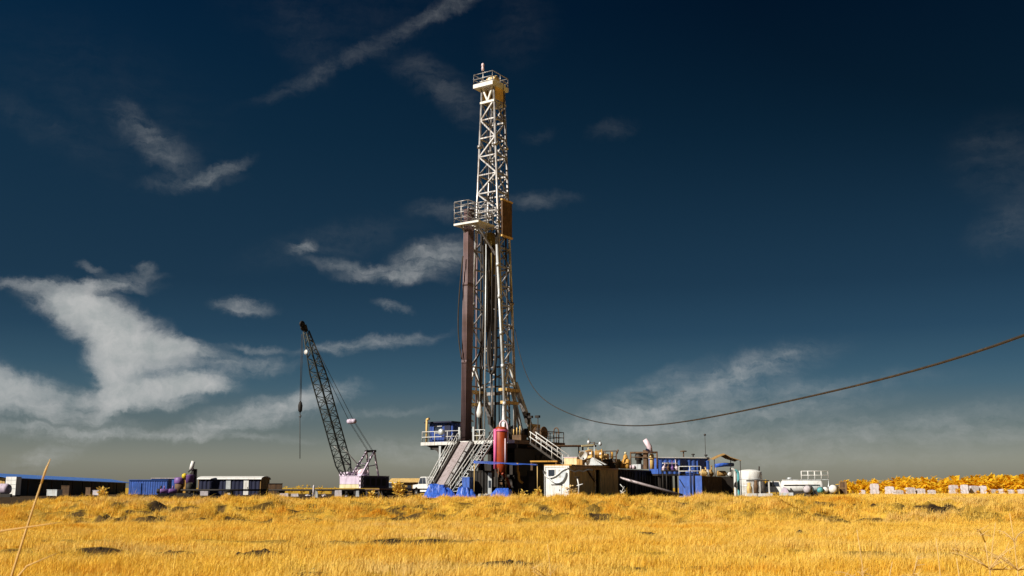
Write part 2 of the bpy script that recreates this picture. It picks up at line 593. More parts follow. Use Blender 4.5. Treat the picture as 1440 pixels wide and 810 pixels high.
def blades_mesh(name, x, y, z, h, w, lean, az, bend):
    """bent blades of three faces each, all in one mesh"""
    n = len(x)
    ca, sa = np.cos(az), np.sin(az)
    t = rng.uniform(0, 2 * np.pi, n)                      # width direction
    wx, wy = np.cos(t) * w / 2, np.sin(t) * w / 2
    l1, l2 = lean * 0.4, lean + bend
    m = np.empty((n, 5, 3))
    m[:, 0] = np.stack([x - wx, y - wy, z - 0.03], 1)
    m[:, 1] = np.stack([x + wx, y + wy, z - 0.03], 1)
    mx, my = x + ca * h * l1, y + sa * h * l1
    m[:, 2] = np.stack([mx + wx * .75, my + wy * .75, z + h * .55], 1)
    m[:, 3] = np.stack([mx - wx * .75, my - wy * .75, z + h * .55], 1)
    m[:, 4] = np.stack([x + ca * h * l2, y + sa * h * l2, z + h * np.clip(1 - 0.35 * bend, .6, 1)], 1)
    base = np.arange(n)[:, None] * 5
    loops = np.concatenate([base + np.array([[0, 1, 2, 3]]), base + np.array([[3, 2, 4]])], 1).ravel()
    starts = (np.arange(n)[:, None] * 7 + np.array([[0, 4]])).ravel()
    me = bpy.data.meshes.new(name)
    me.vertices.add(n * 5)
    me.vertices.foreach_set('co', m.ravel())
    me.loops.add(n * 7)
    me.loops.foreach_set('vertex_index', loops)
    me.polygons.add(n * 2)
    me.polygons.foreach_set('loop_start', starts)
    me.update()
    return me


def clod(mb, cx, cy, cz, r):
    """one jagged lump"""
    vs, fs = [], []
    for i, (a, z) in enumerate(((.8, -.5), (1.05, -.05), (.75, .45), (.25, .75))):
        for k in range(6):
            t = k * math.pi / 3 + .5 * i
            q = r * a * random.uniform(.65, 1.4)
            vs.append((cx + q * 1.3 * math.cos(t), cy + q * math.sin(t), cz + r * z * random.uniform(.6, 1.3)))
    for i in range(3):
        for k in range(6):
            k2 = (k + 1) % 6
            fs.append((i * 6 + k, i * 6 + k2, i * 6 + 6 + k2, i * 6 + 6 + k))
    fs += [tuple(range(5, -1, -1)), tuple(range(18, 24))]
    mb.add(vs, fs)


def make_grass():
    N = 2900000
    # uniform over the wedge that a camera near here can see, a little denser close by
    y = 15 + (66 - 15) * rng.random(N) ** 0.9
    half = 0.52 * y + 3
    x = (rng.random(N) * 2 - 1) * half
    keep = rng.random(N) < half / (0.52 * 66 + 3)
    x, y = x[keep], y[keep]
    b = bare(x, y)
    clump = fbm(x * 1.6, y * 1.6, 71, 3)
    big = fbm(x * 0.3, y * 0.3, 73, 3)
    p = np.clip(0.25 + 1.7 * (clump - 0.28), 0.05, 1) * np.maximum((1 - b) ** 1.5, 0.07)
    keep = rng.random(len(x)) < p * 0.85
    x, y, clump, big, b = x[keep], y[keep], clump[keep], big[keep], b[keep]
    n = len(x)
    print('grass blades', n)
    z = terrain(x, y)
    h = (0.07 + 0.24 * clump + 0.20 * np.clip(big - 0.35, 0, 1)) * rng.uniform(0.45, 1.3, n)
    h *= 1 - 0.45 * np.clip(b * 1.3, 0, 1)
    tall = rng.random(n) < 0.02
    h[tall] *= 1.7
    h *= 1 - 0.35 * sstep(61, 66, y)
    h *= 1 + 0.5 * sstep(49, 51, y) * (1 - sstep(55, 57, y)) * np.clip((clump - .4) * 3, -.6, 1)
    w = rng.uniform(0.006, 0.013, n) * (0.7 + y / 60)
    az = rng.normal(0.3, 1.3, n)
    me = blades_mesh('meadow_grass', x, y, z, h, w, rng.uniform(0.0, 0.5, n), az, rng.uniform(0, 0.6, n))
    me.materials.append(MATS['grass_blades'])
    # coarser growth on the flat ground to the right of the pad
    m_ = 60000
    y2 = 62 + 100 * rng.random(m_)
    x2 = y2 * rng.uniform(.285, .62, m_)
    h2 = rng.uniform(.12, .42, m_)
    me2 = blades_mesh('rough_grass', x2, y2, terrain(x2, y2), h2, rng.uniform(.03, .07, m_), rng.uniform(0, .5, m_), rng.normal(.3, 1.3, m_), rng.uniform(0, .6, m_))
    me2.materials.append(MATS['grass_blades'])
    o2 = bpy.data.objects.new('rough_grass', me2)
    col.objects.link(o2)
    tag(o2, 'golden rough grass around the white pallets and the grove', 'grass', None, 'stuff')
    o = bpy.data.objects.new('meadow_grass', me)
    col.objects.link(o)
    tag(o, 'golden dry grass covering the meadow and the bank', 'grass', None, 'stuff')
    # clods of dark earth in the bitten places
    mb = MB()
    for (bx, by, rx, ry, hh) in BITES:
        for k in range(int(12 * rx)):
            cx, cy = bx + random.gauss(0, rx * 0.55), by + random.uniform(-0.6, 0.6) * ry
            clod(mb, cx, cy, float(terrain(cx, cy)), random.uniform(0.02, 0.07))
    for k in range(260):
        cx = random.uniform(-17, 12)
        e = furrow(np.array([cx]), np.array([32.0]))[random.choice([0, 0, 1, 2])]
        if float(e[1][0]) < 0.4:
            continue
        cy = float(e[0][0]) + random.uniform(-0.8, 0.3)
        r = random.uniform(0.02, 0.06)
        clod(mb, cx, cy, float(terrain(cx, cy)), r)
    mb.build('soil_clods', 'clod_soil', None, 'dark earth clods lying in the broken bank and furrows', 'soil', None, 'stuff', smooth=False)
    # one lone clod out in the meadow
    q = P(1125, 752, 38.0)
    mb = MB().lathe([(0.10, -0.1), (0.16, 0.02), (0.12, 0.14), (0.03, 0.21)], (0, 0, 0), 7)
    mb.build('earth_clod', 'clod_soil', None, 'single dark lump of earth sitting alone in the golden meadow', 'clod', loc=(q.x, 38.0, float(terrain(q.x, 38.0)) + .04), smooth=False)


make_grass()


def gz(x, y):
    return float(terrain(x, y))


# ------------------------------------------------------------------ tall dry weeds close to the camera
def curve_pts(p0, p1, p2, n=10):
    p0, p1, p2 = Vector(p0), Vector(p1), Vector(p2)
    return [p0 * (1 - t) ** 2 + p1 * 2 * t * (1 - t) + p2 * t * t for t in [i / n for i in range(n + 1)]]


def tall_stalk():
    Y = 3.4
    top = P(71, 645, Y)
    low = P(17, 808, Y)
    mid = P(45, 720, Y)
    base = Vector((low.x - 0.10, Y, gz(low.x, Y)))
    r = thing('grass_stalk', 'tall pale grass stalk standing alone at the left, rising into the sky', 'grass stalk', base)
    pts = [Vector((0, 0, -0.02)), Vector((0.03, 0, 0.5)), low - base, mid - base, P(58, 680, Y) - base]
    MB().path(pts, [0.0048, 0.0045, 0.004, 0.0034, 0.0027], 7).build('stem', 'dry_stem', r)
    MB().path([P(58, 680, Y) - base, P(64, 662, Y) - base, top - base], [0.0027, 0.0036, 0.001], 7).build('seed_head', 'dry_stem', r)
    # second leaning blade that crosses it
    Y = 3.1
    a, b = P(-40, 753, Y), P(88, 734, Y)
    base = Vector((a.x - 0.35, Y, gz(a.x, Y)))
    pts = curve_pts((0, 0, 0), a - base + Vector((-0.22, 0, -0.02)), a - base, 8) + [a.lerp(b, t) - base for t in (.3, .6, .85, 1)]
    MB().path(pts, [0.004] * 9 + [0.003, 0.0025, 0.0015, 0.0008], 6).build('bent_grass_stem', 'dry_stem', None, 'thin dry stem leaning almost flat across the tall stalk at the left edge', 'grass stem', loc=base)
    Y = 3.6
    a, b, c = P(22, 815, Y), P(38, 796, Y), P(80, 778, Y)
    base = Vector((a.x - 0.2, Y, gz(a.x, Y)))
    pts = [Vector((0, 0, 0)), (a - base) * .5, a - base, b - base, c - base]
    MB().path(pts, [0.005, 0.0045, 0.004, 0.003, 0.0012], 6).build('bent_grass_stem', 'dry_stem', None, 'short dry stem forking up at the lower left corner', 'grass stem', loc=base)


tall_stalk()


def weed(px, py_top, Y, label, seed, kind):
    rnd = random.Random(seed)
    top = P(px, py_top, Y)
    g = gz(top.x, Y)
    H = top.z - g
    r = thing('dry_weed', label, 'weed', (top.x - 0.04 * H, Y, g), 0, 'dry weeds standing close to the camera')
    bend = rnd.choice((-1, 1)) * rnd.uniform(.10, .26) * H
    st = curve_pts((0, 0, -0.03), (-.5 * bend, 0, H * .55), (0.04 * H, 0, H), 8)
    MB().path(st, [0.0068 - 0.00055 * i for i in range(9)], 6).build('stem', 'weed_dry', r)
    n = {'star': 5, 'fork': 3, 'spray': 9}[kind]
    for k in range(n):
        t = {'star': 0.80, 'fork': 0.86, 'spray': rnd.uniform(.55, 1)}[kind] + rnd.uniform(-.02, .02)
        p = st[min(8, int(t * 8))]
        a = rnd.uniform(0, 6.28)
        L = rnd.uniform(.10, .24) * (1.3 if kind == 'fork' else 1)
        e = p + Vector((math.cos(a) * L, math.sin(a) * L * .7, rnd.uniform(-.02, .8) * L))
        m = p.lerp(e, .5) + Vector((0, 0, rnd.uniform(.0, .06)))
        b = MB().path(curve_pts(p, m, e, 5), [0.005, .0045, .004, .003, .0025, .001], 5).build('twig', 'weed_dry', r)
        for q in range(3):
            s = p.lerp(e, .5 + .17 * q)
            d = Vector((rnd.uniform(-1, 1), rnd.uniform(-1, 1), rnd.uniform(-.2, 1))).normalized() * L * .35
            MB().path([s, s + d], [.003, .0008], 4).build('leaf_spike', 'weed_dry', b)
    return r


weed(1205, 745, 7.0, 'pale dry weed with a star of short spikes near its top, lower right', 3, 'star')
weed(1316, 756, 7.4, 'dry weed whose stem forks into a wide letter Y above the meadow', 4, 'fork')
weed(1290, 782, 8.2, 'short dry weed low between the starry weed and the forked weed', 5, 'spray')
weed(1385, 762, 6.6, 'dry weed with slanting twigs right of the forked weed', 6, 'spray')
weed(1420, 722, 7.2, 'tall tangled dry weed at the right edge, topmost of the weeds', 8, 'spray')
weed(1255, 790, 6.4, 'small pale weed at the bottom edge right of the starry weed', 9, 'spray')
weed(1345, 785, 6.0, 'bushy low weed at the bottom edge right of the forked weed', 10, 'spray')
weed(1400, 735, 8.0, 'bent dry weed leaning behind the tangled tall weed', 12, 'fork')
weed(770, 765, 9.0, 'slim single dry stem standing in the middle of the meadow', 14, 'fork')

# ------------------------------------------------------------------ the drilling rig
RZ = R(-34)
OX, OY = -2.17, 116.0
FLOOR = 5.75
CR, SR = math.cos(RZ), math.sin(RZ)


def RW(x, y, z=0.0):
    return Vector((OX + x * CR - y * SR, OY + x * SR + y * CR, z))


def rig_hit(px, py, xl=None, yl=None):
    """rig-local point where the sight line meets the plane x = xl or y = yl"""
    d = ray(px, py)
    o = Vector((-OX, -OY, EYE))
    def rot(v):
        return Vector((v.x * CR + v.y * SR, -v.x * SR + v.y * CR, v.z))
    o, d = rot(o), rot(d)
    t = (xl - o.x) / d.x if xl is not None else (yl - o.y) / d.y
    return o + d * t


TOPZ = rig_hit(690, 118.5, yl=-1.1).z
BASEZ = rig_hit(690, 541, yl=-1.1).z
MONKEY = rig_hit(680, 316, yl=-2.5).z
print('rig heights', TOPZ, BASEZ, MONKEY, rig_hit(658, 622, yl=-4.6).z)
F = FLOOR


def mast_w(z):
    t = (z - BASEZ) / (TOPZ - BASEZ)
    return 2.24 + (0.80 - 2.24) * t


DM = 1.05


def build_mast():
    r = thing('drilling_mast', 'tall silver lattice drilling mast standing on the raised rig floor', 'derrick', RW(0, 0, F), RZ)

    def L(x, y, z):
        return Vector((x, y, z - F))
    for (sx, sy) in ((-1, -1), (1, -1), (1, 1), (-1, 1)):
        foot = 2.62 if sy < 0 else 2.3
        mb = MB()
        mb.tube(L(sx * mast_w(BASEZ), sy * DM, BASEZ), L(sx * mast_w(TOPZ), sy * DM, TOPZ), 0.17, 10, 0.12)
        mb.tube(L(sx * foot, sy * DM, F), L(sx * mast_w(BASEZ), sy * DM, BASEZ), 0.20, 10, 0.17)
        for z in (BASEZ + 9, BASEZ + 18, BASEZ + 27):
            mb.tube(L(sx * mast_w(z), sy * DM, z - .14), L(sx * mast_w(z), sy * DM, z + .14), 0.27, 10)
        mb.box(sx * foot - .35, sy * DM - .35, 0.0, sx * foot + .35, sy * DM + .35, 0.22)
        mb.build('mast_leg', 'mast_paint', r)
    nb = 15
    zs = [BASEZ + (TOPZ - 1.9 - BASEZ) * i / nb for i in range(nb + 1)]
    for i, z in enumerate(zs):
        w = mast_w(z)
        MB().bar(L(-w, DM, z), L(w, DM, z), .17).build('girt', 'mast_paint', r)
        for s in (-1, 1):
            MB().bar(L(s * w, -DM, z), L(s * w, DM, z), .16).build('girt', 'mast_paint', r)
        if z > MONKEY - 1.5:
            MB().bar(L(-w, -DM, z), L(w, -DM, z), .14).build('girt', 'mast_paint', r)
    for i, (a, b) in enumerate(zip(zs[:-1], zs[1:])):
        wa, wb = mast_w(a), mast_w(b)
        m = (a + b) / 2
        wm = mast_w(m)
        s = 1 if i % 2 else -1
        # back face: K of two bars meeting at the middle of the girt above
        MB().bar(L(-s * wa, DM, a), L(s * wb, DM, b), .12).build('brace', 'mast_paint', r)
        MB().bar(L(s * wa, DM + .09, a), L(-s * wb, DM + .09, b), .12).build('brace', 'mast_paint', r)
        if a > MONKEY - 1.5:
            MB().bar(L(s * wa, -DM, a), L(-s * wb, -DM, b), .15).build('brace', 'mast_paint', r)
        for sx in (-1, 1):
            MB().bar(L(sx * wa, -s * DM, a), L(sx * wb, s * DM, b), .13).build('brace', 'mast_paint', r)
    # top bay with a V under the crown
    a, b = zs[-1], TOPZ
    for sy in (-1, 1):
        w0, w1 = mast_w(a), mast_w(b)
        for s in (-1, 1):
            MB().bar(L(s * w1, sy * DM, b), L(0, sy * DM, a), .2).build('brace', 'white_paint', r)
        MB().bar(L(-w0 - .1, sy * DM * 1.02, a - .1), L(w0 + .1, sy * DM * 1.02, a - .1), .26).build('girt', 'white_paint', r)
    for sx in (-1, 1):
        MB().box(sx * mast_w(a) - .03, -DM + .2, a + .2 - F, sx * mast_w(a) + .03, DM - .2, TOPZ - F).build('side_plate', 'tan_paint', r)
    # crown
    z = TOPZ
    mb = MB().box(-1.55, -1.75, z - .30 - F, 1.15, 1.45, z + .16 - F)
    mb.build('crown_deck', 'white_paint', r)
    mb = MB().box(-.95, -1.3, z + .17 - F, .95, 1.2, z + .55 - F)
    mb.build('crown_beam', 'white_paint', r)
    for k in range(5):
        MB().lathe([(.18, -.06), (.62, -.05), (.55, 0), (.62, .05), (.18, .06)], (-.5 + .25 * k, 0, z + .75 - F), 20, 'x').build('sheave', 'white_paint' if k % 2 else 'tan_paint', r)
    rl = MB()
    railing(rl, [L(-1.5, -1.7, z + .16), L(1.1, -1.7, z + .16), L(1.1, 1.4, z + .16), L(-1.5, 1.4, z + .16), L(-1.5, -1.7, z + .16)], 1.15, .045, 1.3, 2)
    rl.build('crown_railing', 'mast_paint', r)
    an = MB().tube(L(-.75, -1.0, z + .3), L(-.75, -1.0, z + 1.9), .045, 8).build('antenna_pole', 'dark_steel', r)
    MB().lathe([(.05, 0), (.15, .05), (.15, .4), (.1, .5), (.16, .6), (.16, .85), (.04, .95)], (-.75, -1.0, z + 1.9 - F), 12).build('beacon', 'pink_white', an)
    # racking board
    z = MONKEY
    mb = MB().box(-2.2, -4.3, z - F - .12, 1.15, -3.75, z - F + .1)
    mb.box(-2.2, -3.75, z - F - .12, -1.95, -1.2, z - F + .1).box(-.30, -3.75, z - F - .12, 1.15, -1.2, z - F + .1)
    for k in range(8):
        mb.box(-1.93, -3.55 + .3 * k, z - F - .08, -.32, -3.48 + .3 * k, z - F + .06)
    board = mb.build('monkey_board', 'white_paint', r)
    for (x0, y0, x1, y1) in ((-2.15, -4.25, -.3, -2.9), (-1.0, -2.7, 1.1, -1.5)):
        rl = MB()
        railing(rl, [(x0, y0, z - F + .1), (x1, y0, z - F + .1), (x1, y1, z - F + .1), (x0, y1, z - F + .1), (x0, y0, z - F + .1)], 2.45, .05, .95, 4)
        rl.build('railing', 'mast_paint', board)
    for s in (-1, 1):
        MB().bar((s * 1.0 - .4, -4.0, z - F - .1), (s * 1.2, -1.15, z - F - 3.2), .16).build('board_strut', 'mast_paint', board)
    # dark shelter panel on the side of the mast
    zt, zb = rig_hit(708, 282, xl=1.7).z, rig_hit(708, 332, xl=1.8).z
    MB().box(1.72, -.85, zb - F, 1.92, 1.05, zt - F).build('wind_panel', 'rust_steel', r)
    mb = MB()
    for zz in (zb, zt):
        mb.box(1.70, -.95, zz - F - .1, 1.96, 1.15, zz - F + .1)
    mb.build('panel_frame', 'tan_paint', r)
    # heavy beams and feet of the bottom section
    z = BASEZ
    for yy in (DM,):
        MB().box(-2.3, yy - .15, z - F - .95, 2.3, yy + .15, z - F - .6).build('girt', 'mast_paint', r)
        MB().box(-2.4, yy - .15, z - F - 2.0, 2.4, yy + .15, z - F - 1.7).build('girt', 'mast_paint', r)
    for sx in (-1, 1):
        MB().box(sx * 2.3 - .5, -DM - .28, z - F - .75, sx * 2.3 + .5, DM + .28, z - F - .45).build('head_plate', 'tan_paint', r)
        MB().box(sx * 2.3 - .35, -DM - .2, z - F - 2.1, sx * 2.3 + .35, DM + .2, z - F - 1.8).build('head_plate', 'tan_paint', r)
        for sy in (-1, 1):
            MB().bar((sx * 2.3, 0, z - F + 2.3), (sx * 2.3 + .0, sy * DM, z - F - .2), .2).build('knee_brace', 'white_paint', r)
            # wide lattice foot: lower legs that straddle, with rungs
            MB().bar((sx * 2.25, sy * .7, z - F - .7), (sx * 2.55 + .25 * sx, sy * (DM + .9), 0.1), .38, .26).build('foot_leg', 'mast_paint', r)
        for k in range(7):
            t = (k + .5) / 7.5
            zz = (z - F - .7) * (1 - t)
            MB().bar((sx * (2.25 + .55 * t), -.7 - 1.3 * t, zz), (sx * (2.25 + .4 * t), -.1, zz - .55), .12).build('foot_rung', 'white_paint' if k % 2 else 'mast_paint', r)
        # rear raising frame
        MB().bar((sx * 2.2, DM + .1, z - F + .3), (sx * 2.6, DM + 3.6, 0.2), .50, .42).build('a_frame_leg', 'mast_paint', r)
        MB().box(sx * 2.45 - .1, DM + 1.8, 2.2, sx * 2.45 + .4, DM + 2.2, 3.3).build('junction_box', 'dark_steel', r)
        MB().box(sx * 2.6 - .4, DM + 3.3, 0.0, sx * 2.6 + .4, DM + 4.0, .9).build('pin_base', 'ochre_paint', r)
    return r


mast = build_mast()

# guide pole, standpipe and lines inside the mast
a, b = rig_hit(681, 612, yl=-1.7), rig_hit(684, 318, yl=-1.7)
MB().tube((0, 0, 0), (b.x - a.x, 0, b.z - F), .075, 8).build('guide_pole', 'pale_steel', None, 'thin pale vertical pole from rig floor up to the monkey board', 'pole', loc=RW(a.x, a.y, F), rz=RZ)
a, b = rig_hit(712, 605, yl=-1.45), rig_hit(698, 333, yl=-1.45)
mb = MB().tube((a.x, a.y, 0), (b.x, b.y, b.z - F), .14, 10)
for t in (.18, .36, .52, .7, .86):
    q = Vector((a.x, a.y, 0)).lerp(Vector((b.x, b.y, b.z - F)), t)
    mb.tube(q - Vector((0, 0, .2)), q + Vector((0, 0, .2)), .2, 10)
mb.build('standpipe', 'pale_steel', None, 'bright silver standpipe running up the right front of the mast', 'pipe', loc=RW(0, 0, F), rz=RZ)

# travelling block
zt, zb = rig_hit(690, 328, yl=-.3).z, rig_hit(690, 396, yl=-.3).z
c = rig_hit(689, 360, yl=-.3)
r = thing('travelling_block', 'dull yellow travelling block and dark top drive hanging inside the mast', 'hoist block', RW(c.x, c.y, zb - 4), RZ)
h0 = 4.0
H = zt - zb
mb = MB().prism([(-.55, -.4, h0 + .8), (.55, -.4, h0 + .8), (.62, -.4, h0 + H * .6), (.4, -.4, h0 + H), (-.4, -.4, h0 + H), (-.62, -.4, h0 + H * .6)], (0, .8, 0))
mb.build('block_body', 'block_yellow', r)
MB().prism([(-.35, -.45, h0 + 1.2), (.35, -.45, h0 + 1.2), (.35, -.45, h0 + H * .75), (-.35, -.45, h0 + H * .75)], (0, -.06, 0)).build('side_cover', 'dark_steel', r)
MB().box(-.55, -.45, h0 - 3.0, .55, .45, h0 + .6).box(-.4, -.5, h0 - 5.5, .35, .4, h0 - 3.1).build('top_drive', 'dark_steel', r)
MB().box(-.3, -.4, h0 - .6, .45, -.52, h0 + .5).build('side_cover', 'block_yellow', r)
MB().tube((0, 0, h0 - 5.5), (0, 0, h0 - 9.5), .16, 10).build('drive_shaft', 'dark_steel', r)
topl = TOPZ + .5 - (zb - 4)
for k in range(4):
    MB().tube((-.45 + .3 * k, 0, h0 + H - .1), (-.45 + .3 * k, 0, topl), .045, 5).build('hoist_line', 'cable_black', r)
for k in range(2):
    x = 1.0 + .45 * k
    MB().tube((x, .5, topl), (x, .5, F - (zb - 4) + .4), .04, 5).build('hoist_line', 'cable_black', r)

# hanging hoses and pipe in the mast


def rig_path(pts, yl):
    return [rig_hit(px, py, yl=yl) - Vector((0, 0, F)) for px, py in pts]


def smooth_pts(p, n=6):
    p = [Vector(q) for q in p]
    out = []
    for i in range(len(p) - 1):
        a, b, c, d = p[max(i - 1, 0)], p[i], p[i + 1], p[min(i + 2, len(p) - 1)]
        for k in range(n):
            t = k / n
            out.append(.5 * ((2 * b) + (c - a) * t + (2 * a - 5 * b + 4 * c - d) * t * t + (3 * b - a - 3 * c + d) * t ** 3))
    out.append(p[-1])
    return out


MB().path(smooth_pts(rig_path([(700, 335), (699, 350), (698, 420), (697, 470), (697, 505), (694, 522), (690, 524), (687, 510), (686.5, 470), (687, 420), (687.5, 380)], -.9)), .17, 8).build(
    'rotary_hose', 'cable_black', None, 'thick black hose hanging in a long loop down the middle of the mast', 'hose', loc=RW(0, 0, F), rz=RZ)
MB().path(smooth_pts(rig_path([(693, 345), (692.5, 420), (693, 480), (691.5, 512), (689.5, 505), (689.5, 420)], -.75)), .13, 8).build(
    'service_hose', 'dark_steel', None, 'narrower dark hose looped inside the thick black hose', 'hose', loc=RW(0, 0, F), rz=RZ)
MB().path(smooth_pts(rig_path([(679, 330), (680.5, 400), (680, 450), (676, 490), (668, 508), (660, 514)], -1.6)), .09, 7).build(
    'cable_loop', 'cable_black', None, 'black cable curving off the mast towards the racked drill pipes', 'cable', loc=RW(0, 0, F), rz=RZ)
MB().path(smooth_pts(rig_path([(651, 360), (647, 400), (644.5, 440), (645, 475), (649, 505)], -3.9)), .07, 6).build(
    'outer_cable', 'cable_black', None, 'thin black cable bulging out left of the racked drill pipes', 'cable', loc=RW(0, 0, F), rz=RZ)
a, b = rig_hit(690.5, 524, yl=-.8), rig_hit(692.5, 586, yl=-.8)
MB().path([(b.x, b.y, b.z - F), (b.x - .05, b.y, b.z - F + 2), (a.x, a.y, a.z - F + .3)], [.17, .16, .14], 10).build(
    'hanging_pipe', 'mast_paint', None, 'pale pipe end hanging below the hose loop over the rig floor', 'pipe', loc=RW(0, 0, F), rz=RZ)
for px in (702, 706):
    a, b = rig_hit(px, 610, yl=.6), rig_hit(px - 3, 400, yl=.6)
    MB().tube((a.x, a.y, 0.05), (b.x, b.y, b.z - F), .03, 5).build('winch_wire', 'cable_black', None, 'thin dark winch wire hanging down the right half of the mast', 'wire', 'winch wires in the mast', loc=RW(0, 0, F), rz=RZ)

for k, (px, yl_, m_, lab) in enumerate(((669, .9, 'pipe_brown', 'brown tubing rising behind the left mast leg'), (675, .6, 'dark_steel', 'dark tubing rising left of the pale guide pole'), (696, .75, 'dark_steel', 'dark tubing rising right of the hose loops'), (717, .2, 'dark_steel', 'dark tubing rising inside the right mast face'))):
    a, b = rig_hit(px, 612, yl=yl_), rig_hit(px + (2 if px < 700 else -6), 322, yl=yl_)
    MB().tube((a.x, a.y, 0.03), (b.x, b.y, b.z - F), .11, 8).build('tubing', m_, None, lab, 'pipe', 'tubing standing in the mast', loc=RW(0, 0, F), rz=RZ)

# racked drill pipe
proto = None
for row in range(6):
    for k in range(4):
        x, y = -1.45 + .17 * k, -3.58 + .2 * row
        if proto is None:
            Hs = MONKEY - F + 1.9
            mb = MB().tube((0, 0, 0), (0.0, .25, Hs), .075, 8)
            for t in (.333, .666):
                mb.tube((0, .25 * t, Hs * t - .2), (0, .25 * t, Hs * t + .2), .088, 8)
            o = mb.build('drill_pipe', 'pipe_brown', None, 'brown drill pipe stand racked upright in the bundle left of the mast', 'drill pipe', 'drill pipe stands racked in the mast', loc=RW(x, y, F + .02), rz=RZ)
            proto = o
        else:
            copy_tree(proto, loc=RW(x, y, F + .02))


# ------------------------------------------------------------------ substructure
def build_substructure():
    r = thing('rig_substructure', 'raised rig floor on dark beams and pale columns under the mast', 'platform', RW(0, 0, 0), RZ)
    z = F
    MB().box(-6.0, -4.6, z - .22, 6.0, 5.2, z).build('floor_deck', 'dark_steel', r)
    mb = MB().box(-6.05, -4.66, z - .30, 6.05, -4.6, z + .04).box(-6.06, -4.6, z - .3, -6.0, 5.2, z + .04)
    mb.build('edge_beam', 'rail_white', r)
    MB().box(6.0, -4.6, z - .35, 6.06, 5.2, z + .03).build('edge_beam', 'rust_steel', r)
    for y in (-3.9, -1.2, 1.6, 4.4):
        MB().box(-5.2, y - .15, z - .75, 5.9, y + .15, z - .22).build('floor_beam', 'black_steel', r)  # steel below the floor coloured black to stand in for shade
    for x in (-2.6, 2.6):
        MB().box(x - .25, -4.5, z - 1.1, x + .25, 5.1, z - .75).build('floor_beam', 'black_steel', r)
        MB().box(x - .6, -4.4, 0, x + .6, 5.0, 1.1).build('base_skid', 'black_steel', r)
        for y in (-3.9, -1.2, 1.6, 4.4):
            MB().box(x - .22, y - .22, 1.1, x + .22, y + .22, z - 1.1).build('column', 'black_steel', r)
        for (ya, yb) in ((-3.9, -1.2), (1.6, 4.4)):
            MB().bar((x, ya, 1.2), (x, yb, z - 1.2), .22).build('diagonal', 'dark_steel', r)
    # black sheets added to keep the back and the right bay dark
    MB().box(-2.3, 4.6, .2, 5.8, 4.68, z - .8).build('shade_sheet', 'black_steel', r)
    MB().box(5.7, -4.2, .2, 5.78, 4.6, z - .8).build('shade_sheet', 'black_steel', r)
    # pale columns below the left wing
    for x, y in ((-3.55, -4.4), (-2.1, -4.4), (-3.4, .5), (-5.0, 3.5)):
        MB().box(x - .13, y - .13, 0, x + .13, y + .13, z - .3).build('pale_column', 'pale_steel', r)
    for (za, zb) in ((1.2, 1.2), (2.6, 2.6), (4.1, 4.1)):
        MB().bar((-3.4, -4.4, za), (-2.2, -4.4, zb), .16).build('pale_brace', 'pale_steel', r)
    MB().bar((-3.4, -4.4, 1.2), (-2.2, -4.4, 2.5), .12).build('pale_brace', 'pale_steel', r)
    MB().bar((-2.2, -4.4, 2.7), (-3.4, -4.4, 4.0), .12).build('pale_brace', 'pale_steel', r)
    MB().prism([(-5.6, -4.3, z - .32), (-3.75, -4.3, z - .32), (-3.75, -4.3, z - 1.5), (-4.1, -4.3, z - .9)], (0, .15, 0)).build('bracket', 'dark_steel', r)
    MB().prism([(-5.6, 0, z - .32), (-3.75, 0, z - .32), (-3.75, 0, z - 1.5), (-4.1, 0, z - .9)], (0, .15, 0)).build('bracket', 'dark_steel', r)
    rl = MB()
    railing(rl, [(-.85, -4.55, z), (-5.95, -4.55, z), (-5.95, 3, z)], 1.15, .045, 1.6, 2)
    rl.build('floor_railing', 'rail_white', r)
    rl = MB()
    railing(rl, [(.95, -4.55, z), (2.3, -4.55, z)], 1.15, .05, .7, 2)
    rl.build('floor_railing', 'rail_white', r)
    rl = MB()
    railing(rl, [(5.95, -1.0, z), (5.95, 5.1, z), (2.5, 5.1, z)], 1.15, .04, 1.6, 2)
    rl.build('floor_railing', 'rust_steel', r)
    # doorway posts of the ramp opening
    MB().box(-1.05, -4.64, z, -.85, -4.4, z + 1.5).build('gate_post', 'pale_steel', r)
    MB().box(.78, -4.64, z, .98, -4.4, z + 1.5).build('gate_post', 'pale_steel', r)
    # black side brackets right
    for y in (0.5, 3.2):
        MB().bar((5.8, y, z - 1.9), (6.6, y, z - .5), .18).build('diagonal', 'black_steel', r)
    MB().tube((4.9, -4.7, .6), (4.2, -4.7, z - .4), .14, 8).build('diagonal', 'dark_steel', r)


build_substructure()

# ramp
zb = 1.25
mb_r = thing('pipe_ramp', 'pale grey steel pipe ramp sloping from the rig floor opening down left', 'ramp', RW(0, -4.7, 0), RZ)
A, B = Vector((0, 0.02, F - .05)), Vector((0, -4.15, zb))
nrm = Vector((0, -.7, .7))


def slab(x0, x1, a, b, t, off=0.0):
    d = Vector((0, b.y - a.y, b.z - a.z)).normalized()
    n = Vector((0, d.z, -d.y))
    if n.z < 0:
        n = -n
    mb = MB()
    pts = [Vector((x0, a.y, a.z)) + n * off, Vector((x1, a.y, a.z)) + n * off, Vector((x1, b.y, b.z)) + n * off, Vector((x0, b.y, b.z)) + n * off]
    return mb.prism(pts, -n * t)


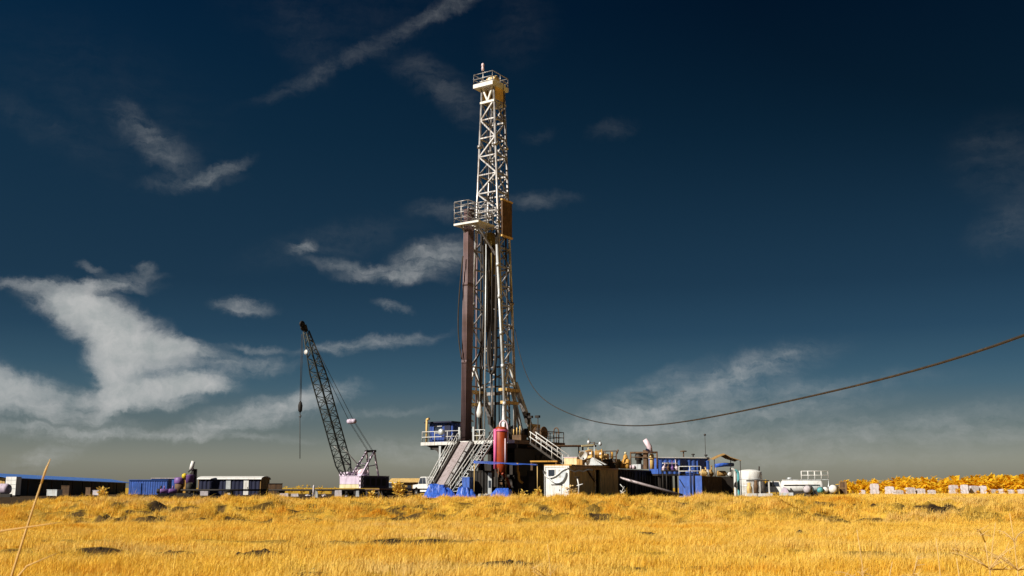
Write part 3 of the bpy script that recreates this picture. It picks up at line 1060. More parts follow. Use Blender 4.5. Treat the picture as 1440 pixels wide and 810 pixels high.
slab(-.72, .42, A, B, .16).build('ramp_plate', 'ramp_steel', mb_r)
slab(-.98, -.74, A, B, .3, .22).build('side_rail', 'dark_steel', mb_r)
slab(.44, .58, A, B, .35, .12).build('side_rail', 'dark_steel', mb_r)
slab(.60, .96, A, B, .5, .14).build('side_rail', 'mast_paint', mb_r)
for k in range(4):
    t = (k + .15) / 4
    q = A.lerp(B, t)
    MB().bar((.60, q.y, q.z + .32), (.92, q.y - .12, q.z + .2), .09).build('clamp', 'dark_steel', mb_r)
for k in range(3):
    t = (k + .6) / 3.6
    q = A.lerp(B, t)
    MB().box(-.8, q.y + .15, 0, -.6, q.y + .35, q.z - .3).build('support_post', 'black_steel', mb_r)
    MB().box(.5, q.y + .15, 0, .7, q.y + .35, q.z - .3).build('support_post', 'black_steel', mb_r)


def stairs(name_label, top, run, drop, width, direction, root_loc, root_rz, rails='rail_white', treads=16, mt='pale_steel', rail_n=2):
    """flight that goes down along local -y from top"""
    r = thing('stairway', name_label, 'stairs', root_loc, root_rz)
    a, b = Vector((0, 0, top)), Vector((0, -run, top - drop))
    for s in (-1, 1):
        x = s * width / 2
        MB().bar((x, a.y, a.z - .1), (x, b.y, b.z - .1), .06, .20).build('stringer', mt, r)
        rl = MB()
        for k in range(rail_n):
            h = 1.05 * (k + 1) / rail_n
            rl.tube((x, a.y, a.z + h), (x, b.y, b.z + h), .045, 6)
        for k in range(4):
            q = a.lerp(b, (k + .1) / 3.3)
            rl.tube((x, q.y, q.z - .1), (x, q.y, q.z + 1.05), .035, 6)
        rl.build('handrail', rails, r)
    for k in range(treads):
        q = a.lerp(b, (k + .5) / treads)
        MB().box(-width / 2 + .04, q.y - .13, q.z - .03, width / 2 - .04, q.y + .13, q.z + .02).build('tread', mt, r)
    return r


stairs('steep white railed stairs left of the grey pipe ramp', F - .2, 4.2, 4.9, .62, 0, RW(-1.36, -4.75, 0), RZ, treads=14, mt='dark_steel')
stairs('white railed stairs between the pipe ramp and the red vessel', F, 6.1, 5.6, 1.05, 0, RW(3.0, -4.75, 0), RZ, treads=16, mt='pale_steel', rail_n=2)
stairs('white railed stairs going down right from the rig floor to the tanks', F - .1, 4.2, 2.55, 1.1, 0, RW(6.25, -1.6, 0), RZ + R(90), treads=10, mt='dark_steel', rail_n=2)

# doghouse
r = thing('doghouse_cabin', 'blue driller cabin on the left wing of the rig floor', 'cabin', RW(-4.35, -2.3, F), RZ)
mb = MB().wavy_wall((-1.6, -1.0), (1.6, -1.0), 0, 2.1, .35, .05)
mb.wavy_wall((1.6, -1.0), (1.6, 1.8), 0, 2.1, .35, .05)
mb.wavy_wall((1.6, 1.8), (-1.6, 1.8), 0, 2.1).wavy_wall((-1.6, 1.8), (-1.6, -1.0), 0, 2.1)
mb.build('wall', 'cabin_blue', r)
MB().box(-1.95, -1.5, 2.12, 1.75, 1.95, 2.26).build('roof', 'navy_paint', r)
w = MB().box(-.9, -1.09, 1.1, .1, -1.055, 1.75).build('window', 'window_glass', r)
MB().box(-.96, -1.085, 1.04, .16, -1.06, 1.1).build('window_sill', 'rail_white', w)
MB().box(-.96, -1.085, 1.75, .16, -1.06, 1.81).build('window_lintel', 'rail_white', w)
d = MB().box(.5, -1.10, 0.02, 1.3, -1.06, 1.95).build('door', 'navy_paint', r)
MB().box(.6, -1.13, .95, .7, -1.10, 1.1).build('handle', 'dark_steel', d)
p = RW(-5.55, -4.3, F)
mb = MB().tube((0, 0, 0.02), (0, 0, 2.5), .11, 8).tube((-.02, 0, 2.45), (.32, 0, 2.55), .14, 8)
mb.build('vent_pipe', 'tan_paint', None, 'rusty upright pipe at the left corner railing beside the blue cabin', 'pipe', loc=p, rz=RZ)
MB().lathe([(.04, 0), (.30, .03), (.36, .2), (.3, .4), (.04, .42)], (0, 0, 0), 14, 'y').build('life_ring_reel', 'pale_steel', None, 'round pale reel hung on the left railing before the blue cabin', 'reel', loc=RW(-3.15, -4.62 - .45, F + 1.05), rz=RZ)

# floor machinery
MB().box(-.75, -.5, 0, .75, .5, .85).prism([(-.75, -.5, .85), (-.45, -.5, 1.15), (.75, -.5, 1.0), (.75, -.5, .85)], (0, 1.0, 0)).build('tool_box', 'cream_paint', None, 'cream tool box on the rig floor at the mast foot', 'tool box', loc=RW(-1.1, -1.75, F + .01), rz=RZ)
q = rig_hit(674.5, 588, yl=-.4)
mb = MB().lathe([(.05, 0), (.3, .1), (.36, .6), (.22, 1.2), (.10, 1.6), (.03, 1.8)], (0, 0, 0), 12)
mb.tube((0, 0, 1.75), (0, 0, 3.4), .02, 5)
mb.build('white_bag', 'white_paint', None, 'white cloth bag hanging in the lower left of the mast', 'bag', loc=RW(q.x, q.y, q.z), rz=RZ)
r = thing('drawworks', 'dark winch with drum and guards at the back of the rig floor', 'winch', RW(2.2, 2.7, F), RZ)
MB().box(-1.6, -.9, 0, 1.6, .9, .35).build('skid', 'rust_steel', r)
MB().lathe([(.9, -1.2), (.9, -1.1), (.5, -1.08), (.5, 1.08), (.9, 1.1), (.9, 1.2)], (0, 0, 1.1), 20, 'x').build('drum', 'dark_steel', r)
MB().box(1.25, -.8, .36, 1.75, .8, 2.0).build('chain_guard', 'tan_paint', r)
MB().box(-1.8, -.8, .36, -1.26, .8, 1.7).build('chain_guard', 'tan_paint', r)
r = thing('rotary_table_machine', 'low dark machinery clustered under the mast on the rig floor', 'machine', RW(.8, -1.4, F), RZ)
MB().box(-1.0, -.9, 0.01, 1.4, .9, .4).build('turntable', 'dark_steel', r)
MB().box(-.1, -.2, .4, .8, .6, 1.1).build('power_unit', 'black_steel', r)
MB().lathe([(.3, 0), (.3, .5), (.22, .9), (.22, 1.4)], (1.0, .2, .4), 12).build('spinner', 'rust_steel', r)
r = thing('hydraulic_unit', 'rusty hydraulic unit with pipes by the right mast foot', 'machine', RW(4.2, -.9, F), RZ)
MB().box(-.6, -.5, 0.01, .5, .6, .7).build('tank', 'rust_steel', r)
for x in (-.5, -.1, .3):
    MB().tube((x, -.4, .7), (x, -.4, 1.3 + .4 * (x + .5)), .06, 7).build('pipe', 'tan_paint', r)
MB().lathe([(.25, -.4), (.25, .4)], (0, .1, .95), 14, 'x').build('motor', 'dark_steel', r)
r = thing('air_winch', 'brown winch drum on the right wing of the rig floor', 'winch', RW(4.8, 2.2, F), RZ)
MB().box(-.6, -.5, 0.01, .6, .5, .3).build('base', 'rust_steel', r)
MB().lathe([(.75, -.5), (.75, -.4), (.5, -.38), (.5, .38), (.75, .4), (.75, .5)], (0, 0, .95), 16, 'x').build('drum', 'rust_steel', r)
MB().box(-.1, -.65, .9, .3, -.5, 1.5).build('motor', 'dark_steel', r)
p = RW(5.5, 4.3, F)
MB().path(smooth_pts([(-.3, 0, 0.02), (-.3, 0, 1.3), (0, 0, 1.65), (.3, 0, 1.3), (.3, 0, 0.02)]), .06, 6).build('pipe_arch', 'rust_steel', None, 'rusty bent pipe arch at the far right rig railing', 'pipe', loc=p, rz=RZ)
proto = None
for (px, lab) in ((746.5, 'dark lamp post on the right wing, nearer the mast'), (756.5, 'dark lamp post on the right wing, farther from the mast')):
    q = rig_hit(px, 612, yl=1.5)
    if proto is None:
        r = thing('floor_lamp', lab, 'lamp', RW(q.x, q.y, F), RZ, 'lamp posts on the rig floor')
        MB().tube((0, 0, 0.01), (0, 0, 2.7), .05, 7).build('pole', 'dark_steel', r)
        MB().box(-.28, -.16, 2.6, .2, .16, 2.85).build('lamp_head', 'black_steel', r)
        proto = r
    else:
        copy_tree(proto, loc=RW(q.x, q.y, F), label=lab)

# red vessel
Yv = 108.0
c = P(704.5, 690, Yv)
r = thing('gas_separator', 'tall red cylindrical vessel with added pink tube as lit edge beside the rig stairs', 'pressure vessel', (c.x, Yv, 0), 0)
zt, zb = P(704, 600, Yv).z, P(704, 668, Yv).z
MB().lathe([(.25, zb), (.45, zb + .35), (.62, zb + .9), (.62, zt - .25), (.5, zt - .05), (.2, zt)], (0, 0, 0), 28).build('shell', 'red_paint', r)
MB().lathe([(.62, 0), (.68, .02), (.68, .16), (.62, .18)], (0, 0, zt - .5), 28).build('flange', 'pink_paint', r)
MB().tube((-.58, -.36, zb + .6), (-.58, -.36, zt - .25), .17, 10).build('highlight_tube', 'pink_paint', r)  # pink tube put in as the vessel's sunlit left edge
MB().tube((.42, -.55, zb + 1.0), (.42, -.55, zt - 1.2), .06, 8).build('highlight_tube', 'pink_white', r)  # pale tube put in as the highlight line down the shell
MB().path(smooth_pts([(-.1, 0, zt - .1), (-.1, -.05, zt + .35), (.2, -.05, zt + .6), (.55, -.05, zt + .4), (.66, -.05, zt - .3), (.66, -.05, zt - 1.5)]), .085, 8).build('gooseneck', 'pink_white', r)
MB().path(smooth_pts([(.1, -.2, zb + .2), (.35, -.4, zb - .1), (.7, -.5, zb - .6), (.85, -.5, zb - 1.2)]), .14, 8).build('outlet_pipe', 'red_paint', r)
for k in range(3):
    a = k * 2.1
    MB().tube((.5 * math.cos(a), .5 * math.sin(a), 0), (.5 * math.cos(a), .5 * math.sin(a), zb + .9), .07, 6).build('leg', 'rust_steel', r)

# awning
Yn = 105.0
r = thing('tarp_awning', 'thin blue tarpaulin awning stretched flat before the red vessel', 'awning', (P(716, 690, Yn).x, Yn, 0), 0)
x0, x1 = P(666, 650, Yn).x - r.location.x, P(756, 650, Yn).x - r.location.x
nx, ny = 26, 8
vs, fs = [], []
for j in range(ny + 1):
    for i in range(nx + 1):
        u, v = i / nx, j / ny
        narrow = .35 + .65 * min(1, u * 2.2)
        y = (v - .5) * 3.8 * narrow + .3
        zf, zb_ = P(0, 651.5 + 3.0 * u, Yn).z, P(0, 646.5 + 4.5 * u, Yn).z - .05
        z = zf * (1 - v) + zb_ * v - .09 * math.sin(u * math.pi) * math.sin(v * math.pi) + .05 * math.sin(u * 17 + v * 3) * (.3 + .7 * (1 - v)) * math.sin(math.pi * u)
        vs.append((x0 + (x1 - x0) * u, y, z))
for j in range(ny):
    for i in range(nx):
        a = j * (nx + 1) + i
        fs.append((a, a + 1, a + nx + 2, a + nx + 1))
top = len(vs)
vs2 = [(x, y, z - .02) for x, y, z in vs]
rim = []
idx = [i for i in range(nx)] + [j * (nx + 1) + nx for j in range(ny)] + [ny * (nx + 1) + i for i in range(nx, 0, -1)] + [j * (nx + 1) for j in range(ny, 0, -1)]
fs2 = [tuple(reversed([k + top for k in f])) for f in fs]
for a, b in zip(idx, idx[1:] + idx[:1]):
    rim.append((a, b, b + top, a + top))
MB().add(vs + vs2, fs + fs2 + rim, True).build('tarp_sheet', 'tarp_blue', r)
for (u, y) in ((0.01, .3), (.99, -1.5), (.99, 2.0), (.5, 2.1)):
    x = x0 + (x1 - x0) * u
    z = P(0, 649 + 5 * u, Yn).z - .04
    MB().tube((x, y, 0), (x, y, z), .04, 6).build('pole', 'tan_paint', r)

# things below the awning
q = P(675, 690, 107)
r = thing('dark_container', 'black navy steel container below the left end of the awning', 'container', (q.x, 107, 0), R(-12))
MB().wavy_wall((-.95, -.9), (.95, -.9), .1, 2.55, .3).wavy_wall((.95, -.9), (.95, 1.8), .1, 2.55).wavy_wall((.95, 1.8), (-.95, 1.8), .1, 2.55).wavy_wall((-.95, 1.8), (-.95, -.9), .1, 2.55).build('wall', 'black_steel', r)
MB().box(-1.0, -.97, 2.56, 1.0, 1.88, 2.66).build('roof', 'black_steel', r)
MB().box(-1.02, -.99, 0, 1.02, 1.9, .1).build('skid', 'black_steel', r)
q = P(657.5, 690, 105.6)
MB().box(-.42, -.35, 0, .02, .35, 1.95).box(.05, -.35, 0, .42, .35, 1.95).box(-.45, -.38, 1.95, .45, .38, 2.02).build('blue_locker', 'blue_paint', None, 'upright blue locker at the foot of the right stairs', 'locker', loc=(q.x, 105.6, 0), rz=R(-30))
q = P(690, 690, 106.2)
r = thing('grey_cabinet', 'narrow grey cabinet with dark window below the awning', 'cabinet', (q.x, 106.2, 0), R(-15))
MB().box(-.2, -.3, 0, .2, .3, 2.55).build('body', 'dark_steel', r)
MB().box(-.19, -.34, .1, .19, -.305, 2.45).build('door', 'pale_steel', r)
MB().box(-.13, -.36, 1.0, .13, -.345, 1.7).build('window', 'window_glass', r)
q = P(722, 690, 110)
r = thing('blowout_preventer', 'dark stacked valve block added for darkness under the rig floor', 'valve stack', (q.x, 110, 0), RZ)  # black stack added to fill the dark space below the floor
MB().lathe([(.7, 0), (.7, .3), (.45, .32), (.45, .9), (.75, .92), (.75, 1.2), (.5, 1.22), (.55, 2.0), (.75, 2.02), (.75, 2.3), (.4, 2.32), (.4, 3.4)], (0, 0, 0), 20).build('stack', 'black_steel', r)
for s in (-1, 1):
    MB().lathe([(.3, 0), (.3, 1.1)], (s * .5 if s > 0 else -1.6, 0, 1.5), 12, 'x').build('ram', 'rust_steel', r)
for i, (px, Y, w, h, m, lab) in enumerate(((738, 108.5, 1.5, 2.1, 'black_steel', 'tall black block added for darkness below the awning'), (755, 107.5, 1.3, 2.6, 'black_steel', 'black block added for darkness behind the white container end'),
                                          (700, 112.0, 2.6, 3.6, 'black_steel', 'big black block added for darkness deep under the rig floor'), (742, 114.0, 3.2, 4.2, 'black_steel', 'black block added for darkness deep under the right of the rig floor'))):
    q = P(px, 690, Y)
    r = thing('shade_block', lab, 'shade block', (q.x, Y, 0), RZ)  # black blocks added so the space below floor and awning stays dark
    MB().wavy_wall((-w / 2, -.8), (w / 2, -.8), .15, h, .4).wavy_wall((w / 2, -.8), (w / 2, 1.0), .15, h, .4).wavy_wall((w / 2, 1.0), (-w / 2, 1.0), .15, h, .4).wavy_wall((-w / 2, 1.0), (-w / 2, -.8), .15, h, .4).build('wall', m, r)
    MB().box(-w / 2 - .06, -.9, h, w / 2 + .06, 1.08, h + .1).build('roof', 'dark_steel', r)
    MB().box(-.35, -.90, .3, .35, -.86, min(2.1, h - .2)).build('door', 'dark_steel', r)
q = P(728, 662, 106.4)
mb = MB().path(smooth_pts([(0, 0, 0), (.1, 0, -.3), (.15, 0, -.9), (.5, 0, -1.2)]), .12, 8)
mb.tube((0, 0, 0), (0, 0, .75), .1, 8)
mb.build('drain_pipe', 'ochre_paint', None, 'curved ochre pipe in the shade under the awning', 'pipe', loc=(q.x, 106.4, q.z))


def motor_shape(h, s=1.0):
    """electric pump motor lying on its feet: finned casing, end bell, terminal box, outlet"""
    mb = MB().box(-.42 * s, -.22 * s, 0, .42 * s, .22 * s, .10 * s)
    prof = [(.08, -.40), (.20, -.38)]
    for k in range(6):
        x = -.30 + .1 * k
        prof += [(.20, x), (.235, x + .01), (.235, x + .06), (.20, x + .07)]
    prof += [(.20, .36), (.14, .44), (.06, .46)]
    mb.lathe([(a * s * 1.15, b * s) for a, b in prof], (0, 0, .36 * s), 14, 'x')
    mb.box(-.12 * s, -.14 * s, .58 * s, .16 * s, .14 * s, .78 * s)
    mb.tube((.28 * s, 0, .5 * s), (.28 * s, 0, h), .07 * s, 8)
    mb.tube((.28 * s, 0, h), (.28 * s, 0, h + .06), .12 * s, 10)
    return mb


# blue covered heaps and rubble
def tarp_heap(px0, px1, py_top, Y, depth, lab, seed, skew=0.0, rz=0.0):
    a, b = P(px0, 690, Y).x, P(px1, 690, Y).x
    w = (b - a)
    H = P(700, py_top, Y).z
    rnd = np.random.default_rng(seed)
    nx, ny = 26, 16
    U, V = np.meshgrid(np.linspace(-1, 1, nx + 1), np.linspace(-1, 1, ny + 1))
    U = U + rnd.uniform(-.022, .022, U.shape)
    V = V + rnd.uniform(-.03, .03, V.shape)
    # things of different height lie under the sheet
    Z = U * 0
    for k in range(5):
        cu, cv = rnd.uniform(-.55, .55) + skew * .25, rnd.uniform(-.35, .3)
        ru, rv = rnd.uniform(.28, .5), rnd.uniform(.45, .7)
        hh = 1.0 if k == 0 else rnd.uniform(.45, .85)
        dd = np.maximum(np.abs(U - cu) / ru, np.abs(V - cv) / rv)
        Z = np.maximum(Z, hh * np.clip(1.75 - dd * 1.0, 0, 1) ** .9)
    Z = Z * np.clip((1.02 - np.abs(U)) * 1.9, 0, 1) ** .8 * np.clip((1.02 - np.abs(V)) * 2.2, 0, 1)
    n1 = np.abs(fbm((U + 3) * 3.2 + seed, (V + 3) * 3.2, seed, 3) - .5) * 2
    Z = H * (np.clip(Z, 0, .82) / .82 * (1.0 - .30 * n1)) + .07 * (1 - n1) + .02
    X = U * w / 2
    Yv = V * depth / 2
    v = np.stack([X.ravel(), Yv.ravel(), Z.ravel()], 1).tolist()
    fs = []
    for j in range(ny):
        for i in range(nx):
            k = j * (nx + 1) + i
            q = (k, k + 1, k + nx + 2, k + nx + 1)
            fs += [(q[0], q[1], q[2]), (q[0], q[2], q[3])] if (i + j) % 2 else [(q[0], q[1], q[3]), (q[1], q[2], q[3])]
    MB().add(v, fs, False).build('covered_heap', 'tarp_blue', None, lab, 'covered heap', 'heaps under blue tarpaulin', loc=((a + b) / 2, Y, 0.0), rz=rz)


tarp_heap(592, 644, 681.5, 101, 3.0, 'largest blue tarpaulin heap at the foot of the pipe ramp', 3, .5)
tarp_heap(636, 673, 685.5, 100, 2.6, 'middle blue tarpaulin heap before the stairs and blue locker', 8, .2)
tarp_heap(687, 730, 687.5, 100, 2.8, 'right blue tarpaulin heap before the dark container and awning', 15, -.4)
mb = MB()
for k in range(120):
    q = P(random.uniform(669, 694), 690, 99.5)
    rr = random.uniform(.04, .13)
    d = random.uniform(0, .9)
    mb.lathe([(rr * .5, -rr * .3), (rr, rr * .2), (rr * .6, rr * .8)], (q.x, 99.2 + d, max(0, random.uniform(0, .5) * (1 - abs(q.x + 2.6) / 1.3)) + .03), 5)
mb.build('rubble', 'rubble', None, 'pale broken rubble between two blue heaps', 'rubble', None, 'stuff', smooth=False)

# catwalk and pipe racks
r = thing('pipe_catwalk', 'long low rusty catwalk running from the ramp foot to the left', 'catwalk', RW(0, -9.0, 0), RZ)
MB().box(-.9, -10.2, .80, .9, -.1, .93).build('deck', 'rust_steel', r)
for y in (-10.1, -7.9, -5.2, -2.5, -.4):
    MB().box(-.85, y, 0, -.65, y + .15, .8).build('leg', 'dark_steel', r)
    MB().box(.65, y, 0, .85, y + .15, .8).build('leg', 'dark_steel', r)
    MB().box(-.64, y + .02, .5, .64, y + .12, .6).build('crossbar', 'dark_steel', r)

# flow line to the tanks
a, b = P(742, 627.5, 111), P(838, 627, 116)
d = b - a
mb = MB().path([(0, 0, 0), d * .75, d], .11, 8).tube(d * .80, d * .80 + Vector((0, 0, -1.9)), .09, 7)
mb.tube(d * .74, d * .74 + Vector((0, 0, -2.0)), .07, 7)
mb.build('flow_line', 'rust_steel', None, 'long rusty flow pipe running level from the rig to the tank tops', 'pipe', loc=a)
a, b = P(818, 627, 112.5), P(836, 625.5, 113)
d = b - a
mb = MB().bar((0, 0, 0), d, .16, .18).tube(d * .5, d * .5 - Vector((0, 0, 1.8)), .05, 6)
mb.build('floodlight_bar', 'cream_paint', None, 'pale floodlight bar on a thin post over the tanks', 'light bar', loc=a)
q = P(766, 648, 108)
r = thing('yellow_walkway', 'ochre beam walkway at the foot of the right rig stairs', 'walkway', (q.x, 108.5, 0), R(-8))
z = q.z
MB().box(-1.4, -.5, z - .12, 1.3, .5, z + .02).build('deck', 'ochre_paint', r)
for x in (-1.3, 1.2):
    for y in (-.42, .42):
        MB().tube((x, y, 0), (x, y, z - .12), .06, 6).build('leg', 'rust_steel', r)

# ------------------------------------------------------------------ tanks and containers right of the rig
TZ = R(-25.7)


def TW(px, Y, dx=0.0, dy=0.0, z=0.0):
    q = P(px, 690, Y)
    return Vector((q.x + dx * math.cos(TZ) - dy * math.sin(TZ), Y + dx * math.sin(TZ) + dy * math.cos(TZ), z))


def tank_axis(o, d):
    return o + Vector((-math.sin(TZ), math.cos(TZ), 0)) * d


# white ended container; origin = near right corner (px 800)
o = TW(800.5, 103)
r = thing('site_container', 'tan container whose narrow end is painted bright white, right of the rig', 'container', o, TZ)
W, Lc, Hc = 2.55, 13.4, 3.05
MB().box(-W, 0, .08, -.0, .06, Hc).build('end_wall', 'white_paint', r)
mb = MB().box(-W - .02, -.05, .05, -W + .1, .0, Hc + .03).box(-.1, -.05, .05, .02, .0, Hc + .03).box(-W + .1, -.05, Hc - .1, -.1, 0, Hc + .03).box(-W + .1, -.05, .05, -.1, 0, .15)
mb.build('end_frame', 'white_paint', r)
w = MB().box(-W + .35, -.06, 2.05, -W + 1.15, -.003, 2.75).build('window', 'white_paint', r)
MB().box(-W + .42, -.075, 2.10, -W + 1.08, -.062, 2.70).build('window_pane', 'window_glass', w)
MB().box(-W + 1.35, -.03, 2.0, -W + 2.15, -.003, 2.72).build('vent_panel', 'pale_steel', r)
d = MB().box(-W + .8, -.05, .25, -W + 1.75, -.003, 1.25).build('hatch_door', 'white_paint', r)
MB().box(-W + .72, -.09, 1.25, -W + 1.83, -.004, 1.33).build('lintel', 'dark_steel', d)
MB().box(-W + 1.55, -.085, .7, -W + 1.62, -.052, .85).build('handle', 'dark_steel', d)
mb = MB().wavy_wall((0, .06), (0, 6.6), .08, Hc - .25, .4, .05)
mb.build('side_wall', 'tan_paint', r)
MB().wavy_wall((0, 7.9), (0, Lc), .08, Hc - .25, .4, .05).build('side_wall', 'tan_paint', r)
MB().box(-.35, 6.62, .08, -.29, 7.88, Hc - .25).build('recess_wall', 'dark_steel', r)
MB().box(.0, 6.3, .08, .14, 6.62, Hc - .2).box(.0, 7.88, .08, .14, 8.1, Hc - .2).build('side_post', 'tan_paint', r)
MB().box(-W, .06, .08, -W + .06, Lc, Hc).build('side_wall', 'tan_paint', r)
MB().box(-W, Lc, .08, 0, Lc + .06, Hc).build('end_wall', 'tan_paint', r)
MB().box(-W - .03, -.04, Hc + .031, .28, Lc + .1, Hc + .14).build('roof', 'ochre_paint', r)
MB().box(0.002, .1, Hc - .25, .10, Lc, Hc + .0).build('top_rail', 'ochre_paint', r)
MB().bar((.14, 4.3, Hc - .3), (.14, 6.3, Hc - 1.4), .14).build('side_brace', 'rust_steel', r)
# white hose garlands
pts = []
for px, py in ((764, 663), (770, 671), (778, 670), (786, 664), (793, 660), (800, 657)):
    q = local(r, P(px, py, 103.0))
    pts.append(q)
base = Vector(r.location)


def face_pt(px, py, xl=None, yl=None):
    """point of the sight line on container plane x=xl or y=yl, container local"""
    d = ray(px, py)
    o_ = local(r, (0, 0, EYE))
    d_ = local(r, Vector(r.location) + d)
    t = (xl - o_.x) / d_.x if xl is not None else (yl - o_.y) / d_.y
    return o_ + d_ * t


pts = [face_pt(px, py, yl=-.10) for px, py in ((763.5, 662), (768, 670), (775, 671.5), (783, 668), (790, 662), (797, 658))]
MB().path(smooth_pts(pts), .065, 8).build('hose_garland', 'white_paint', None, 'white hose looping across the white container end', 'hose', loc=r.location, rz=TZ)
pts = [face_pt(px, py, yl=-.15) for px, py in ((772, 672), (776, 676), (783, 679), (790, 677), (794, 671), (796, 664))]
MB().path(smooth_pts(pts), .085, 8).build('hose_garland', 'pale_steel', None, 'grey hose hanging lower across the white container end', 'hose', loc=r.location, rz=TZ)
pts = [face_pt(px, py, xl=.24) for px, py in ((797, 658), (802, 660.5), (808, 663), (814, 661.5), (820, 663), (826, 660.5), (833, 661))]
MB().path(smooth_pts(pts), .075, 8).build('hose_garland', 'white_paint', None, 'wavy white hose along the top of the tan container side', 'hose', loc=r.location, rz=TZ)

# valve skid with sparse shrub in front of the tan side
q = P(812, 690, 102)
r = thing('valve_skid', 'small whitish valve stand before the tan container side', 'valve', (q.x, 102, 0), R(-20))
MB().box(-.5, -.25, .1, .45, .25, .5).build('base_box', 'white_paint', r)
MB().path([(.1, 0, .5), (.15, 0, 1.2), (0, 0, 1.9)], .06, 7).build('riser', 'white_paint', r)
MB().tube((-.05, 0, 1.2), (.55, 0, 1.35), .05, 7).build('branch_pipe', 'white_paint', r)
MB().lathe([(.04, 0), (.26, .02), (.26, .07), (.04, .09)], (0, 0, 1.95), 14).build('handwheel', 'black_steel', r)


def shrub(name, lab, cat, loc, h, w, seed, m='tree_leaves', nst=9, leaves=70, group=None):
    rnd = random.Random(seed)
    r = thing(name, lab, cat, loc, 0, group)
    mb, lf = MB(), MB()
    for k in range(nst):
        a = rnd.uniform(0, 6.28)
        e = Vector((math.cos(a) * w * rnd.uniform(.2, .5), math.sin(a) * w * rnd.uniform(.2, .5), h * rnd.uniform(.6, 1)))
        mb.path(curve_pts((0, 0, -.03), (e.x * .3, e.y * .3, e.z * .6), e, 4), [.02, .017, .014, .01, .005], 4)
        for j in range(leaves // nst):
            t = rnd.uniform(.25, 1)
            p = e * t + Vector((rnd.gauss(0, .08 * w), rnd.gauss(0, .08 * w), rnd.gauss(0, .04 * h)))
            d = Vector((rnd.uniform(-1, 1), rnd.uniform(-1, 1), rnd.uniform(-.2, 1))).normalized()
            s = d.cross(Vector((rnd.uniform(-1, 1), rnd.uniform(-1, 1), .3))).normalized()
            L = rnd.uniform(.10, .22) * (h + .4)
            lf.add([p, p + d * L * .5 + s * L * .22, p + d * L, p + d * L * .5 - s * L * .22], [(0, 1, 2, 3)])
    mb.build('twigs', 'weed_dry', r)
    lf.build('foliage', m, r)
    return r


q = P(803, 690, 101.5)
shrub('dry_shrub', 'thin brown shrub growing beside the valve stand', 'shrub', (q.x, 101.5, 0), 1.3, 1.5, 4, 'weed_dry', 9, 60)

# black mud tanks behind, in line
for i, (dd, Lt, lab) in enumerate(((13.7, 6.0, 'black steel mud tank joined behind the tan container'), (19.8, 13.0, 'black steel mud tank behind the slanting pale pipe'))):
    o2 = tank_axis(o, dd)
    r = thing('mud_tank', lab, 'tank', o2, TZ)
    MB().box(-2.6, 0, .1, 0, Lt, 2.85).build('tank_body', 'black_steel', r)
    mb = MB()
    for k in range(int(Lt / .9)):
        mb.box(.002, .3 + .9 * k, .1, .10, .42 + .9 * k, 2.75)
    mb.build('side_ribs', 'black_steel', r)
    MB().box(-2.7, -.05, 2.852, .35, Lt + .05, 2.96).build('top_walkway', 'rust_steel', r)
    MB().box(-2.7, 0, 0, .05, Lt, .1).build('skid', 'rust_steel', r)
a, b = P(872, 672, 108), P(960, 696.5, 108)
MB().tube((0, 0, 0), b - a, .13, 9, .13).build('slanting_pipe', 'ramp_steel', None, 'long pale pipe slanting down in front of the black tanks', 'pipe', loc=a)
a = P(874, 690, 107)
mb = MB()
for (p, q) in (((872, 681), (880, 690)), ((880, 690), (873, 694)), ((873, 694), (878, 684)), ((872, 690), (881, 696))):
    mb.tube(P(*p, 107) - a, P(*q, 107) - a, .035, 5)
mb.build('scrap_frame', 'rail_white', None, 'bent white scrap frame leaning under the slanting pipe', 'scrap', loc=a)

# equipment standing on the tan container and tanks
TOPC = Hc + .15


def on_tank(px, Y, h=TOPC):
    q = P(px, 690, Y)
    return Vector((q.x, Y, h))


r = thing('control_box', 'cream box with rusty side on top of the tan container', 'box', on_tank(810, 108), TZ)
MB().box(-1.0, -.6, 0, .35, .5, .75).build('body', 'cream_paint', r)
MB().box(.36, -.6, 0, .95, .5, .6).build('side_box', 'canvas_brown', r)
MB().box(-1.05, -.65, .751, .4, .55, .82).build('lid', 'pink_white', r)
r = thing('satellite_dish', 'round white dish on the container roof beside the cream box', 'dish', on_tank(820.5, 106.8), R(10))
MB().tube((0, 0, 0), (0, 0, .75), .05, 6).build('mount', 'dark_steel', r)
mb = MB().lathe([(.02, 0.12), (.2, .10), (.36, .03), (.46, -.06), (.47, -.09), (.36, -.01), (.2, .06), (.02, .08)], (0, 0, .95), 20, 'y')
mb.build('reflector', 'white_paint', r)
mb = thing('anemometer', 'pale wind gauge with two cups on a thin mast above the tanks', 'wind gauge', on_tank(836.5, 109), 0)
z = P(836, 623.5, 109).z - TOPC
MB().tube((0, 0, 0), (0, 0, z), .035, 6).build('pole', 'pale_steel', mb)
MB().tube((-.55, 0, z + .12), (.6, 0, z - .05), .03, 6).tube((0, 0, z - .2), (0, 0, z + .15), .05, 6).build('crossarm', 'rust_steel', mb)
for x, zz in ((-.55, z + .12), (.6, z - .05)):
    MB().lathe([(.02, -.2), (.16, -.14), (.18, 0), (.12, .18), (.02, .22)], (x, 0, zz), 10).build('cup', 'pale_steel', mb)
    MB().tube((x, 0, zz), (x, 0, zz + .35), .03, 5).build('stub', 'rust_steel', mb)
